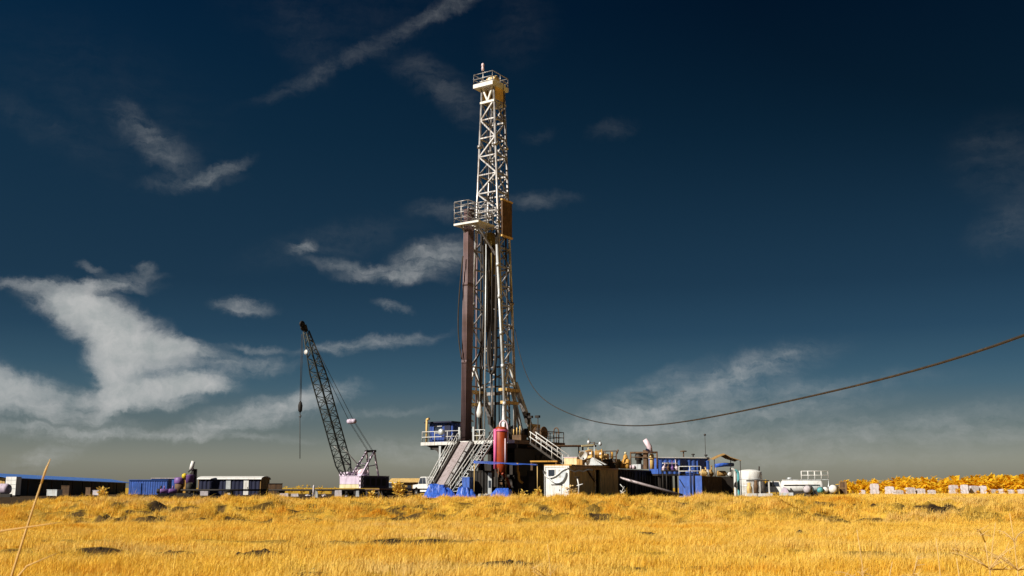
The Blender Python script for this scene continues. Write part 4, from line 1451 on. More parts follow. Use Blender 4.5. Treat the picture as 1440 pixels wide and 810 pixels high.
# shale shaker machinery
for i, (px, Y, lab, m) in enumerate(((829, 110.5, 'brown shaker machine with pipes behind the white dish', 'rust_steel'), (843, 111.5, 'brown shaker machine left of the dark upright drum', 'canvas_brown'))):
    r = thing('shale_shaker', lab, 'machine', on_tank(px, Y), TZ)
    MB().box(-.8, -.8, 0, .7, .8, .5).build('frame', 'rust_steel', r)
    MB().prism([(-.8, -.7, .55), (.7, -.7, .85), (.7, -.7, 1.1), (-.8, -.7, .8)], (0, 1.4, 0)).build('screen_deck', 'tan_paint', r)
    MB().lathe([(.22, -.5), (.25, -.4), (.25, .4), (.22, .5)], (0, 0, 1.25), 12, 'x').build('motor', m, r)
    for x in (-.7, .0, .6):
        MB().tube((x, -.75, .5), (x, -.75, 1.5 + .2 * i), .05, 6).build('post', 'ochre_paint', r)
    MB().tube((-.75, -.75, 1.35), (.65, -.75, 1.6), .05, 6).build('rail', 'ochre_paint', r)
    MB().lathe([(.05, 0), (.17, .04), (.17, .22), (.05, .26)], (.45, -.6, 1.1), 12).build('lamp', 'white_paint', r)
r = thing('machinery_guard', 'dark railed machine block near the middle of the tank tops', 'machine', on_tank(858, 113, 3.0), TZ)
MB().box(-1.3, -.8, 0, .9, .8, .95).build('block', 'dark_steel', r)
rl = MB()
railing(rl, [(-1.4, -.9, 0), (1.1, -.9, 0)], 1.75, .05, .6, 3)
rl.build('railing', 'rust_steel', r)
MB().tube((.2, .2, .95), (.2, .2, 1.7), .14, 8).build('stub_pipe', 'ochre_paint', r)
MB().box(-.9, -.3, .95, -.2, .4, 1.5).build('motor', 'tan_paint', r)
r = thing('chute_sheets', 'pale sloped metal sheets lying on the tan container roof', 'sheet', on_tank(838, 107.2), TZ)
MB().prism([(-1.3, -.4, 0), (.9, -.4, 0), (-.2, -.4, .72)], (0, .08, 0)).build('sheet_front', 'pale_steel', r)
MB().bar((-.2, -.2, .75), (1.2, -.2, .02), .5, .05).build('sheet_side', 'rail_white', r)
MB().box(-2.0, -.6, .0, -1.35, .3, .12).build('sheet_flat', 'rail_white', r)
q = on_tank(867, 112.5, 2.97)
MB().path([(0, 0, 0), (0, 0, 1.35), (.12, 0, 1.6), (.25, 0, 1.95)], [.05, .05, .10, .08], 7).build('signal_horn', 'rust_steel', None, 'bent rusty post with a horn between the machines and the ochre drum', 'post', loc=q)
r = thing('ochre_drum', 'bright ochre upright drum stack on the black tank top', 'drum', on_tank(880.5, 113.5, 2.97), TZ)
MB().lathe([(.42, 0), (.42, .7), (.36, .75), (.36, .95), (.28, 1.0), (.2, 1.35), (.06, 1.5)], (0, 0, 0), 18).build('drum', 'ochre_paint', r)
MB().lathe([(.2, 0), (.22, .9), (.1, 1.0)], (.35, -.3, 0), 12).build('filter', 'ochre_paint', r)
MB().lathe([(.2, 0), (.22, .7), (.1, .8)], (-.35, -.3, 0), 12).build('filter', 'ochre_paint', r)
MB().lathe([(.04, 0), (.13, .04), (.13, .2), (.04, .24)], (0, 0, 1.5), 10).build('cap', 'cream_paint', r)
# portal frame with degasser
r = thing('portal_frame', 'dark square pipe frame over machinery on the black tank', 'frame', on_tank(906, 115, 2.97), TZ)
z = P(0, 636.5, 115).z - 2.97
for x in (-1.45, 1.5):
    MB().tube((x, 0, 0), (x, 0, z), .09, 8).build('post', 'rust_steel', r)
MB().tube((-1.5, 0, z), (1.55, 0, z), .11, 8).build('crossbeam', 'rust_steel', r)
MB().tube((-1.4, 0, z - .45), (1.4, 0, z - .55), .05, 8).build('crossbeam', 'rust_steel', r)
r = thing('degasser', 'dark pump with rusty column standing inside the pipe frame', 'machine', on_tank(905, 115.5, 2.97), TZ)
MB().lathe([(.28, 0), (.28, .9), (.4, .95), (.42, 1.5), (.2, 1.75)], (-.45, 0, 0), 14).build('pump', 'dark_steel', r)
MB().box(.15, -.35, 0, .55, .2, 2.0).build('column', 'rust_steel', r)
MB().lathe([(.24, 0), (.24, 1.5), (.1, 1.6)], (1.0, 0, 0), 12).build('cylinder', 'tan_paint', r)
MB().box(-1.2, -.45, 0, -.1, .4, .5).build('base', 'pale_steel', r)
MB().tube((-.45, 0, 1.3), (.3, 0, 1.5), .12, 8).build('elbow', 'rust_steel', r)
for x in (-1.25, -.85):
    MB().lathe([(.04, 0), (.15, .03), (.15, .35), (.04, .4)], (x, -.6, 0), 10).build('can', 'pink_white', r)
q = on_tank(907, 114.5, z + 2.97 + .0)
a, b, c2 = P(915, 638, 114.5), P(913, 628, 114.5), P(906.5, 618, 114.5)
MB().path([a - a, b - a, c2 - a], [.26, .28, .24], 12).build('exhaust_muffler', 'pink_white', None, 'fat pinkish white exhaust pipe leaning above the dark pipe frame', 'exhaust', loc=a)
MB().bar(P(908, 632, 114.2) - a, P(912, 633, 114.2) - a, .2, .2).build('pipe_clamp', 'navy_paint', None, 'small dark bracket clipped to the leaning pinkish exhaust', 'bracket', loc=a)

# blue house up on the tanks: long side turned to the sun
Yb = 122.0
a, b = P(926, 690, Yb), P(999, 690, Yb + 1.8)
ang = math.atan2(b.y - a.y, b.x - a.x)
Lh = (b - a).length
z1, z0 = P(960, 644, Yb).z, 2.55
r = thing('blue_house', 'large blue steel house raised behind the tank tops', 'container', (a.x, Yb, 0), ang)
MB().wavy_wall((0, 0), (Lh, 0), z0, z1, .55, .06).wavy_wall((Lh, 0), (Lh, 2.5), z0, z1, .5).wavy_wall((Lh, 2.5), (0, 2.5), z0, z1, .5).wavy_wall((0, 2.5), (0, 0), z0, z1, .5).build('wall', 'blue_paint', r)
MB().box(-.08, -.15, z1, Lh + .12, 2.62, z1 + .12).build('roof', 'white_paint', r)  # white colour stands in for sunlight along the top edge
MB().box(-.05, -.05, 2.35, Lh + .05, 2.5, z0).build('floor_frame', 'dark_steel', r)
for x in (.3, Lh / 2, Lh - .3):
    for y in (.3, 2.2):
        MB().box(x - .12, y - .12, 0, x + .12, y + .12, 2.35).build('support_leg', 'dark_steel', r)
for x in (2.7, 4.9):
    d = MB().box(x, -.12, z0 + .1, x + .8, -.065, z1 - .2).build('door', 'navy_paint', r)
    MB().box(x + .1, -.15, z0 + 1.0, x + .18, -.12, z0 + 1.2).build('handle', 'dark_steel', d)
MB().box(.5, -.42, z0 + 1.1, 2.2, -.07, z0 + 1.25).build('shelf_canopy', 'pale_steel', r)
for k, (x, m) in enumerate(((.6, 'pink_white'), (1.1, 'rust_steel'), (1.6, 'purple_paint'), (2.1, 'pink_white'))):
    q = r.location + Vector((x * math.cos(ang), x * math.sin(ang) - 1.0 + .1 * (k % 2), 2.955))
    motor_shape(.75 + .12 * k, .62).build('pump_motor', m, None, ('pinkish pump motor at the left end of the row before the blue house', 'rusty pump motor second in the row before the blue house', 'purple pump motor third in the row before the blue house', 'pinkish pump motor at the right end of the row before the blue house')[k], 'motor', 'pump motors before the blue house', loc=q, rz=R(50 + 17 * k))
r0 = thing('motor_platform', 'dark steel platform carrying the motors before the blue house', 'platform', (a.x, Yb, 0), ang)
MB().box(.1, -1.7, 2.8, 3.4, -.5, 2.95).build('deck', 'dark_steel', r0)
for x in (.3, 3.2):
    for y in (-1.6, -.6):
        MB().tube((x, y, 0), (x, y, 2.8), .07, 6).build('leg', 'black_steel', r0)
# vents and thin pole on the blue house
for px, pyt, lab in ((961.5, 635.5, 'flat topped vent pipe rising before the blue house'), (975, 640, 'short dark vent stub on the blue house roof, nearer the middle'), (993, 641, 'short dark vent stub on the blue house roof near its right end')):
    q = P(px, 650, Yb + 1.2)
    zz = P(px, pyt, Yb + 1.2).z - z1 - .12
    mb = MB().tube((0, 0, 0), (0, 0, zz), .07, 8)
    mb.lathe([(.06, 0), (.38 if px < 970 else .2, .02), (.36 if px < 970 else .2, .13), (.05, .16)], (0, 0, zz), 12)
    mb.build('roof_vent', 'rust_steel' if px < 970 else 'dark_steel', None, lab, 'vent', 'vents on the blue house', loc=(q.x, Yb + 1.2, z1 + .12))
q = P(992.5, 650, Yb + 1.5)
zz = P(0, 613, Yb + 1.5).z
mb = MB().tube((0, 0, 0), (0, 0, zz - z1 - .12), .03, 6).lathe([(.03, 0), (.13, .05), (.13, .2), (.03, .25)], (0, 0, zz - z1 - .12), 10)
mb.build('antenna_mast', 'dark_steel', None, 'thin tall dark antenna pole on the blue house roof', 'antenna', loc=(q.x, Yb + 1.5, z1 + .12))

# lower blue tank in front
Yl = 110.0
o = TW(987.5, Yl)
r = thing('blue_tank', 'low blue tank with sunlit blue end and long side coloured dark brown as shade', 'tank', o, TZ)
Hb, Wb, Lb = P(975, 669, Yl).z, 2.4, 7.6
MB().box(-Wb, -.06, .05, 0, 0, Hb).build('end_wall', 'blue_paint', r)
MB().wavy_wall((0, 0), (0, Lb), .05, Hb - .02, .5, .07).build('side_wall', 'rust_steel', r)  # rust colour stands in for shade on the blue tank's long side
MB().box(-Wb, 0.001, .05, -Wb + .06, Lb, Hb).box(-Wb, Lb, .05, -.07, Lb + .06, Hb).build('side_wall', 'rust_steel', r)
MB().box(-Wb + .06, .001, Hb - .2, -.07, Lb, Hb - .1).build('top', 'dark_steel', r)
mb = MB().tube((-1.15, -.12, .1), (-1.15, -.12, Hb + .5), .06, 7).tube((-.8, -.12, .1), (-.8, -.12, Hb + .3), .08, 7)
mb.build('end_pipe', 'navy_paint', r)
MB().bar((-2.3, -.1, Hb - .35), (-1.85, -.1, Hb - 1.1), .22, .06).build('lever', 'navy_paint', r)
rl = MB()
railing(rl, [(-2.4, .1, Hb), (-.1, .1, Hb)], .95, .04, 1.1, 2)
rl.build('railing', 'rail_white', r)
for k, (dx, dy, m, hh, lab) in enumerate(((-1.6, 1.2, 'blue_paint', .85, 'blue pump motor behind the railing on the low blue tank'), (-.5, 2.4, 'tan_paint', .8, 'tan pump motor on the low blue tank'), (-.45, 5.0, 'canvas_brown', 1.0, 'brown pump motor near the far end of the low blue tank'), (-.5, 3.7, 'rail_white', .6, 'white pump casing on the low blue tank'))):
    q = o + Vector((dx * math.cos(TZ) - dy * math.sin(TZ), dx * math.sin(TZ) + dy * math.cos(TZ), Hb - .1))
    motor_shape(hh + .15, 1.0).build('pump_motor', m, None, lab, 'motor', 'pump motors on the blue tank', loc=q, rz=TZ + R(40 * k))

# canopy
Yc = 118.0
r = thing('canvas_canopy', 'sagging brown canvas canopy on thin posts behind the blue tank', 'canopy', (P(1018, 690, Yc).x, Yc, 0), 0)
ox = r.location.x
pk = [(999, 644.5), (1010, 638.5), (1016, 636.5), (1024, 641.5), (1038, 646.5)]
vs, fs = [], []
for j, dy in enumerate((-1.6, -.5, .6, 1.7)):
    for (px, py) in pk:
        q = P(px, py, Yc)
        vs.append((q.x - ox, dy, q.z - .10 * abs(dy) + .05 * math.sin(px)))
n = len(pk)
for j in range(3):
    for i in range(n - 1):
        fs.append((j * n + i, j * n + i + 1, (j + 1) * n + i + 1, (j + 1) * n + i))
m0 = len(vs)
mb = MB().add(vs + [(x, y, z - .06) for x, y, z in vs], fs + [tuple(reversed([k + m0 for k in f])) for f in fs] +
              [(i, i + 1, i + 1 + m0, i + m0) for i in range(n - 1)] + [(3 * n + i + 1, 3 * n + i, 3 * n + i + m0, 3 * n + i + 1 + m0) for i in range(n - 1)] +
              [(j * n, (j + 1) * n, (j + 1) * n + m0, j * n + m0) for j in range(3)] + [((j + 1) * n + n - 1, j * n + n - 1, j * n + n - 1 + m0, (j + 1) * n + n - 1 + m0) for j in range(3)])
mb.build('canvas_sheet', 'canvas_brown', r)
for px, py, dy in ((1037, 646.5, -1.4), (1031, 644, 1.4), (1001, 644, -1.4)):
    q = P(px, py, Yc)
    MB().tube((q.x - ox, dy, 0), (q.x - ox, dy, q.z - .15), .045, 6).build('post', 'dark_steel', r)
q1, q2 = P(1006, 655, 116.5), P(1031, 653.5, 117.5)
mb = MB().path([(0, 0, 0), (q2 - q1) * .5 + Vector((0, 0, .06)), q2 - q1], [.2, .22, .2], 10)
mb.build('tarp_roll', 'tarp_blue', None, 'rolled blue tarpaulin lying across a stand below the canopy', 'tarpaulin', loc=q1)
r = thing('equipment_stand', 'white and brown stand holding the blue tarpaulin roll', 'stand', (P(1018, 690, 117.2).x, 117.4, 0), R(12))
zz = q1.z - .2
MB().box(-1.2, -.4, 0, 1.0, .4, 2.2).build('block', 'dark_steel', r)
for x in (-.9, .9):
    MB().tube((x, 0, 2.2), (x, 0, zz), .08, 7).build('post', 'rail_white', r)
MB().lathe([(.1, -.5), (.3, -.45), (.3, .4), (.2, .5)], (-.2, -.1, 2.52), 14, 'x').build('motor', 'canvas_brown', r)
MB().lathe([(.1, -.3), (.22, -.28), (.22, .25), (.1, .3)], (.62, -.25, 2.44), 14, 'y').build('motor', 'rail_white', r)

# cyan white silo pipes
for k, (px, m, lab) in enumerate(((1034.5, 'rail_white', 'white upright pipe beside the white water tank'), (1039, 'teal_paint', 'teal upright pipe beside the white water tank'))):
    q = P(px, 690, 122)
    zz = P(px, 661 + 2 * k, 122).z
    MB().path(smooth_pts([(0, 0, 0), (0, 0, zz * .6), (0, 0, zz - .25), (-.12, 0, zz), (-.4, 0, zz + .12)]), .16, 9).build('riser_pipe', m, None, lab, 'pipe', 'riser pipes by the white tank', loc=(q.x, 122, 0))

# white water tank
Yw = 132.0
q = P(1054.5, 690, Yw)
r = thing('water_tank', 'large round white water tank with low domed top', 'tank', (q.x, Yw, 0), 0)
rad = (P(1072, 690, Yw).x - P(1037, 690, Yw).x) / 2
zt, ze = P(0, 660, Yw).z, P(0, 664.5, Yw).z
MB().lathe([(rad, .5), (rad, ze), (rad * .93, ze + .15), (rad * .5, zt - .05), (.05, zt)], (0, 0, 0), 40).build('shell', 'white_paint', r)
MB().box(-rad - .1, -rad - .4, 0, rad + .1, rad, .5).build('plinth', 'white_paint', r)
MB().tube((rad * .75, -.3, ze), (rad * .78, -.3, zt + .35), .09, 7).build('vent', 'dark_steel', r)
mb = MB()
for zz in (1.2, 2.0):
    mb.lathe([(rad + .002, 0), (rad + .03, .01), (rad + .03, .07), (rad + .002, .08)], (0, 0, zz), 40)
mb.build('hoop', 'pale_steel', r)
r = thing('tank_pumps', 'cluster of dark and white pumps at the foot of the white water tank', 'pump set', (q.x + .1, Yw - rad - 1.4, 0), 0)
MB().box(-1.2, -.6, 0, 1.8, .6, .35).build('skid', 'white_paint', r)
for x, h, m in ((-.8, 1.6, 'tan_paint'), (.0, 1.9, 'rust_steel'), (.9, 1.7, 'dark_steel')):
    MB().lathe([(.3, .35), (.3, h * .7), (.2, h * .75), (.2, h)], (x, 0, 0), 12).build('pump', m, r)
MB().box(-1.1, -.1, 1.75, 1.6, .1, 1.9).build('pipe_header', 'dark_steel', r)
for x in (-.4, .45, 1.55):
    MB().box(x - .07, -.1, .35, x + .07, .1, 1.75).build('frame_post', 'rail_white', r)


# ------------------------------------------------------------------ vehicles and tanks at the right
def wheel(parent, x, y, rr=.38, w=.25):
    t = MB().lathe([(rr * .55, -w / 2), (rr * .95, -w / 2), (rr, -w / 2 + .04), (rr, w / 2 - .04), (rr * .95, w / 2), (rr * .55, w / 2)], (x, y, rr), 18, 'y').build('wheel', 'rubber', parent)
    MB().lathe([(.05, -w / 2 - .01), (rr * .54, -w / 2 + .02), (rr * .54, w / 2 - .02), (.05, w / 2 + .01)], (x, y, rr), 14, 'y').build('rim', 'pale_steel', t)


def pickup(lab, loc, rz, group=None):
    r = thing('pickup_truck', lab, 'pickup truck', loc, rz, group)
    prof = [(-2.5, .45), (-2.5, 1.0), (-2.42, 1.08), (-1.0, 1.1), (-.95, 1.15), (-.6, 1.72), (-.4, 1.8), (.85, 1.8), (1.0, 1.72), (1.12, 1.1), (2.55, 1.05), (2.6, .5), (2.1, .45)]
    # wheel arches as notches
    def arch(cx):
        return [(cx + .5 * math.cos(t), .45 + .42 * math.sin(t)) for t in [math.pi * k / 8 for k in range(9)]]
    poly = [(-2.5, .45), (-2.5, .98), (-2.40, 1.06), (-1.15, 1.12), (-.62, 1.70), (-.42, 1.78), (.80, 1.78), (.98, 1.70), (1.1, 1.08), (2.55, 1.04), (2.6, .45)]
    low = arch(1.6) + arch(-1.55)
    poly2 = poly + low
    MB().prism([(x, -.88, z) for x, z in poly2], (0, 1.76, 0)).build('body', 'white_paint', r)
    for s in (-1, 1):
        y = s * .885
        w = MB().prism([(-1.0, y, 1.15), (-.58, y, 1.66), (.05, y, 1.70), (.05, y, 1.15)], (0, s * .012, 0)).build('side_window', 'window_glass', r)
        MB().prism([(.12, y, 1.15), (.12, y, 1.70), (.78, y, 1.70), (.92, y, 1.15)], (0, s * .012, 0)).build('side_window', 'window_glass', r)
        MB().box(-2.53, s * .6 - .16, .78, -2.5, s * .6 + .16, .95).build('headlight', 'pale_steel', r)
    MB().prism([(-1.16, -.74, 1.13), (-.66, -.7, 1.68), (-.66, .7, 1.68), (-1.16, .74, 1.13)], (-.02, 0, .018)).build('windscreen', 'window_glass', r)
    MB().box(-2.62, -.85, .42, -2.51, .85, .62).build('bumper', 'dark_steel', r)
    for x in (-1.55, 1.6):
        for y in (-.78, .78):
            wheel(r, x, y)
    return r


q = P(1087, 690, 134)
pk1 = pickup('white pickup parked right of the white water tank', (q.x, 134, .0), R(-18))
q = P(605, 690, 122)
pk2 = copy_tree(pk1, loc=(q.x, 122, .0), rz=R(-62), scale=(1.1, 1.1, 1.25), label='white truck half hidden behind the pipe ramp foot')
q = P(545.5, 690, 146)
copy_tree(pk1, loc=(q.x - .3, 157, .0), rz=R(60), label='white car half hidden behind the crane')

# tanker with catwalk
q = P(1128, 690, 131)
r = thing('tank_trailer', 'long white tank trailer with a railed catwalk on top', 'trailer', (q.x, 131, 0), R(-12))
L2 = (P(1158, 690, 131).x - P(1100, 690, 131).x) / 2
MB().lathe([(.2, -L2), (.6, -L2 + .08), (.78, -L2 + .3), (.78, L2 - .3), (.6, L2 - .08), (.2, L2)], (0, 0, 1.15), 28, 'x').build('vessel', 'white_paint', r)
MB().box(-L2 + .2, -.35, 1.94, L2, .35, 2.0).build('catwalk', 'pale_steel', r)
rl = MB()
railing(rl, [(.0, -.35, 2.0), (L2 + .6, -.35, 2.0), (L2 + .6, .35, 2.0), (0, .35, 2.0)], .98, .045, .85, 2)
rl.build('railing', 'rail_white', r)
MB().box(L2 + .01, -.4, 1.94, L2 + .65, .4, 2.0).build('catwalk', 'pale_steel', r)
for x in (L2 + .6,):
    MB().tube((x, -.3, 0), (x, -.3, 1.95), .05, 6).tube((x, .3, 0), (x, .3, 1.95), .05, 6).build('ladder_post', 'pale_steel', r)
MB().box(-L2 + .3, -.9, 1.32, L2 - .5, -.78, 1.38).build('trim_strip', 'dark_steel', r)
MB().lathe([(.1, 0), (.3, .02), (.3, .2), (.1, .25)], (-1.4, 0, 2.0), 12).build('manhole', 'pale_steel', r)
MB().box(-L2 + .2, -.5, .3, L2 - .2, .5, .5).build('chassis', 'dark_steel', r)
for x in (-1.8, 1.0, 1.9):
    for y in (-.75, .75):
        wheel(r, x, y, .42, .28)
r = thing('mixer_pump', 'lavender pump unit between the white pickup and tank trailer', 'pump', (P(1106, 690, 128).x, 128, 0), R(-20))
MB().box(-.8, -.45, .1, .8, .45, .45).build('skid', 'pale_steel', r)
MB().prism([(-.7, -.4, .45), (.3, -.4, .45), (.1, -.4, .9), (-.3, -.4, 1.1)], (0, .8, 0)).build('hopper', 'lavender_paint', r)
MB().prism([(.35, -.4, .3), (1.1, -.4, .1), (.5, -.4, 1.0)], (0, .8, 0)).build('guard', 'dark_steel', r)
for k, (px, Y, m, lab) in enumerate(((1137, 127.5, 'bag_white', 'pale round tank with domed end before the tank trailer'), (1155, 128.5, 'teal_paint', 'teal tank end right of the trailer, leftmost of its row'),
                                     (1162, 129, 'white_paint', 'white tank end in the row right of the trailer'), (1173, 128.5, 'white_paint', 'biggest white tank end of the row beside the brown crate'))):
    q = P(px, 690, Y)
    rr = (.46, .36, .38, .50)[k]
    g = 'small tanks lying beside the trailer'
    r = thing('pressure_tank', lab, 'tank', (q.x, Y, 0), R(-25), g)
    MB().lathe([(.08, -1.2), (rr * .6, -1.15), (rr * .92, -1.0), (rr, -.8), (rr, 1.0), (rr * .6, 1.2), (.08, 1.25)], (0, 0, .35 + rr), 24, 'y').build('vessel', m, r)
    MB().lathe([(rr + .002, 0), (rr + .05, .02), (rr + .05, .18), (rr + .002, .2)], (0, -.75, .35 + rr), 24, 'y').build('band', 'dark_steel', r)
    for y in (-.7, .7):
        MB().box(-rr * .8, y - .1, 0, rr * .8, y + .1, .6).build('saddle', 'dark_steel', r)
q = P(1186, 690, 130)
r = thing('brown_crate', 'brown crate standing at the right end of the white tanks', 'crate', (q.x, 130, 0), R(-20))
MB().box(-.42, -.42, .12, .42, .42, 1.75).build('body', 'rust_steel', r)
mb = MB()
for x in (-.42, .30):
    mb.box(x, -.46, .1, x + .12, -.422, 1.78)
for z in (.12, .9, 1.64):
    mb.box(-.30, -.45, z, .30, -.422, z + .12)
mb.build('slat_frame', 'wood', r)
MB().box(-.45, -.45, 0, .45, .45, .12).build('skid', 'wood', r)


# wrapped pallets
def pallet(w, h):
    r = thing('wrapped_pallet', '', 'pallet', (0, 0, 0), 0, 'white wrapped pallets before the grove')
    U = 10
    mb = MB()
    # slightly bulging sacks in two tiers
    for (z0, z1) in ((.14, h * .55), (h * .56, h)):
        prof = [(-w / 2, z0), (-w / 2 - .05, (z0 + z1) / 2), (-w / 2 + .03, z1), (0, z1 + .05), (w / 2 - .03, z1), (w / 2 + .05, (z0 + z1) / 2), (w / 2, z0)]
        mb.prism([(x, -w * .45, z) for x, z in prof], (0, w * .9, 0))
    mb.build('sack_stack', 'bag_white', r)
    m2 = MB()
    for x in (-w * .25, w * .25):
        m2.box(x - .02, -w * .45 - .012, .14, x + .02, -w * .45 - .002, h)
    m2.build('strap', 'pale_steel', r)
    m3 = MB()
    for y in (-w * .4, 0, w * .4):
        m3.box(-w / 2, y - .05, 0, w / 2, y + .05, .13)
    m3.build('pallet_base', 'wood', r)
    return r


PL = [(1230, 679.5, 140, 'tallest white wrapped pallet, left of the others before the grove'), (1251.5, 683.5, 140, 'white wrapped pallet alone right of the tallest one'),
      (1279.5, 685, 142, 'left of two close white pallets before the dark earth bank'), (1294.5, 686.5, 142, 'right of two close white pallets before the dark earth bank'),
      (1263, 693, 133, 'low white pallet sunk in the grass before the two close pallets'), (1310, 691, 140, 'low white pallet right of the two close pallets'),
      (1341, 681.5, 146, 'square white pallet starting the long right row'), (1357, 681, 148, 'second white pallet of the long right row'),
      (1369, 682.5, 149, 'third white pallet of the long right row'), (1382, 682.5, 149, 'fourth white pallet of the long right row, its side greyest'),
      (1396, 687.5, 150, 'low white pallet after the tall ones in the right row'), (1409, 687, 150, 'low white pallet in the middle of the low right row'),
      (1422, 688, 150, 'low white pallet near the right frame edge'), (1436, 687.5, 150, 'low white pallet cut by the right frame edge'),
      (1212, 688.5, 141, 'small low white pallet left of the tallest one')]
for k, (px, pyt, Y, lab) in enumerate(PL):
    q = P(px, 690, Y)
    H = max(.7, P(px, pyt + 1.0, Y).z)
    w = 1.0 if k not in (4, 5, 14) else .85
    r = pallet(w, H)
    r.location = (q.x, Y, 0.0)
    r.rotation_euler.z = R(random.uniform(-32, 6))
    r.scale = (random.uniform(.9, 1.08), random.uniform(.8, 1.2), 1)
    r['label'] = lab


# ------------------------------------------------------------------ grove
def make_tree(h, seed, lab):
    rnd = random.Random(seed)
    r = thing('grove_tree', lab, 'tree', (0, 0, 0), 0, 'yellow trees of the low grove')
    th = h * .45
    MB().path([(0, 0, -.05), (.05, 0, th * .5), (0.02, .04, th)], [.13, .10, .09], 7).build('trunk', 'wood', r)
    mb = MB()
    nf = 38
    for k in range(nf):
        a = rnd.uniform(0, 6.28)
        el = rnd.uniform(-.25, 1.35)
        L = h * rnd.uniform(.30, .55)
        p0 = Vector((rnd.gauss(0, .18), rnd.gauss(0, .18), th * rnd.uniform(.55, 1.12)))
        d = Vector((math.cos(a) * math.cos(el), math.sin(a) * math.cos(el), math.sin(el)))
        side = d.cross(Vector((0, 0, 1))).normalized()
        if side.length < .1:
            side = Vector((1, 0, 0))
        wd = rnd.uniform(.10, .17) * h * .42
        pts = []
        for i in range(6):
            t = i / 5
            p = p0 + d * L * t + Vector((0, 0, -.42 * L * t * t))
            ww = wd * math.sin(math.pi * min(1, .12 + .88 * t)) ** .7
            pts.append((p, ww))
        # leaf in ragged strips either side of the rib
        for i in range(5):
            (pa, wa), (pb, wb) = pts[i], pts[i + 1]
            dr = Vector((0, 0, -.35))
            for s in (-1, 1):
                if rnd.random() < .12:
                    continue
                tip = pb + (side * s + dr * .6) * wb * rnd.uniform(.9, 1.5)
                mb.add([pa, pb, tip, pa + (side * s + dr * .5) * wa * rnd.uniform(.8, 1.1)], [(0, 1, 2, 3)])
    mb.build('crown', 'tree_leaves', r)
    return r


tp = [make_tree(3.6, s, 'bushy golden yellow tree growing in the low grove on the right horizon') for s in (21, 22, 23, 24)]
used = [False] * 4
n = 0
GR = []
for row, (Y, x0, x1, st) in enumerate(((168, 1196, 1470, 15), (176, 1190, 1480, 14), (186, 1186, 1480, 13))):
    px = x0
    while px < x1:
        GR.append((px + random.uniform(-4, 4), Y + random.uniform(-3, 3)))
        px += st
px = 1192
LOW = len(GR)
while px < 1475:
    GR.append((px + random.uniform(-4, 4), 160 + random.uniform(-2, 2)))
    px += 12
LOWEND = len(GR)
BUSH = len(GR)
for px in (1205, 1219, 1240, 1246, 1262, 1270, 1302, 1318, 1326, 1349, 1376, 1390, 1403, 1416, 1430, 1452):
    GR.append((px + random.uniform(-3, 3), random.uniform(137, 147)))
BUSHEND = len(GR)
for px in (1072, 1081, 1090, 1099, 1108):
    GR.append((px + random.uniform(-2, 2), 175 + random.uniform(-4, 4)))
for gi, (px, Y) in enumerate(GR):
    q = P(px, 690, Y)
    # skyline height follows the photograph's swell towards the right
    want = 669.5 if px > 1360 else (673 if px > 1255 else 677)
    want -= 2.5
    if px < 1120:
        want = 673
    want += random.uniform(-2.2, 3.0)
    if LOW <= gi < LOWEND:
        want += 5
    s = max(.5, P(px, want, Y).z / 2.5)
    if BUSH <= gi < BUSHEND:
        s = random.uniform(.26, .42)
    k = random.randrange(4)
    lab = 'bushy golden yellow tree growing in the low grove on the right horizon' if px > 1150 and not BUSH <= gi < BUSHEND else 'low golden bush growing among the white pallets' if px > 1150 else 'small golden tree showing between the white tank and the pickup'
    if not used[k]:
        o = tp[k]
        used[k] = True
        o.location = (q.x, Y, 0)
        o.rotation_euler.z = random.uniform(0, 6)
        o.scale = (s * 1.1, s * 1.1, s)
        o['label'] = lab
    else:
        copy_tree(tp[k], loc=(q.x, Y, 0), rz=random.uniform(0, 6), label=lab, scale=(s * 1.1, s * 1.1, s))
for k in range(4):
    if not used[k]:
        tp[k].location = (60, 180 + k, 0)

# low scrub on the left horizon and by the pad
SC = [(408, 684, 170, 'low golden shrub right of the brown box'), (425, 682, 172, 'rounded golden shrub on the left horizon before the crane'), (452, 684, 175, 'low golden shrub close left of the crane'), (466, 685, 175, 'small golden shrub touching the crane body in view'),
      (558, 677, 100, 'tall golden weed bush standing right of the crane'), (565, 681, 100, 'shorter golden weed bush right of the crane'), (522, 690, 70, 'golden grass tuft rising before the crane tracks'),
      (736, 690, 68, 'golden grass tuft before the shaded rig base'), (757, 688, 66, 'golden grass tuft before the white container end'), (146, 686, 68, 'golden weed tuft before the long blue roofed shed'), (306, 688, 90, 'small tuft before the dark arched shed')]
for k, (px, pyt, Y, lab) in enumerate(SC[:-1]):
    q = P(px, 690, Y)
    g0 = gz(q.x, Y)
    H = P(px, pyt, Y).z - g0
    shrub('dry_bush', lab, 'bush', (q.x, Y, g0), max(H, .4), (1.6 if Y > 120 else .5) * max(H, .4), 40 + k, 'tree_leaves' if Y > 120 else 'grass_blades', 11, 150)


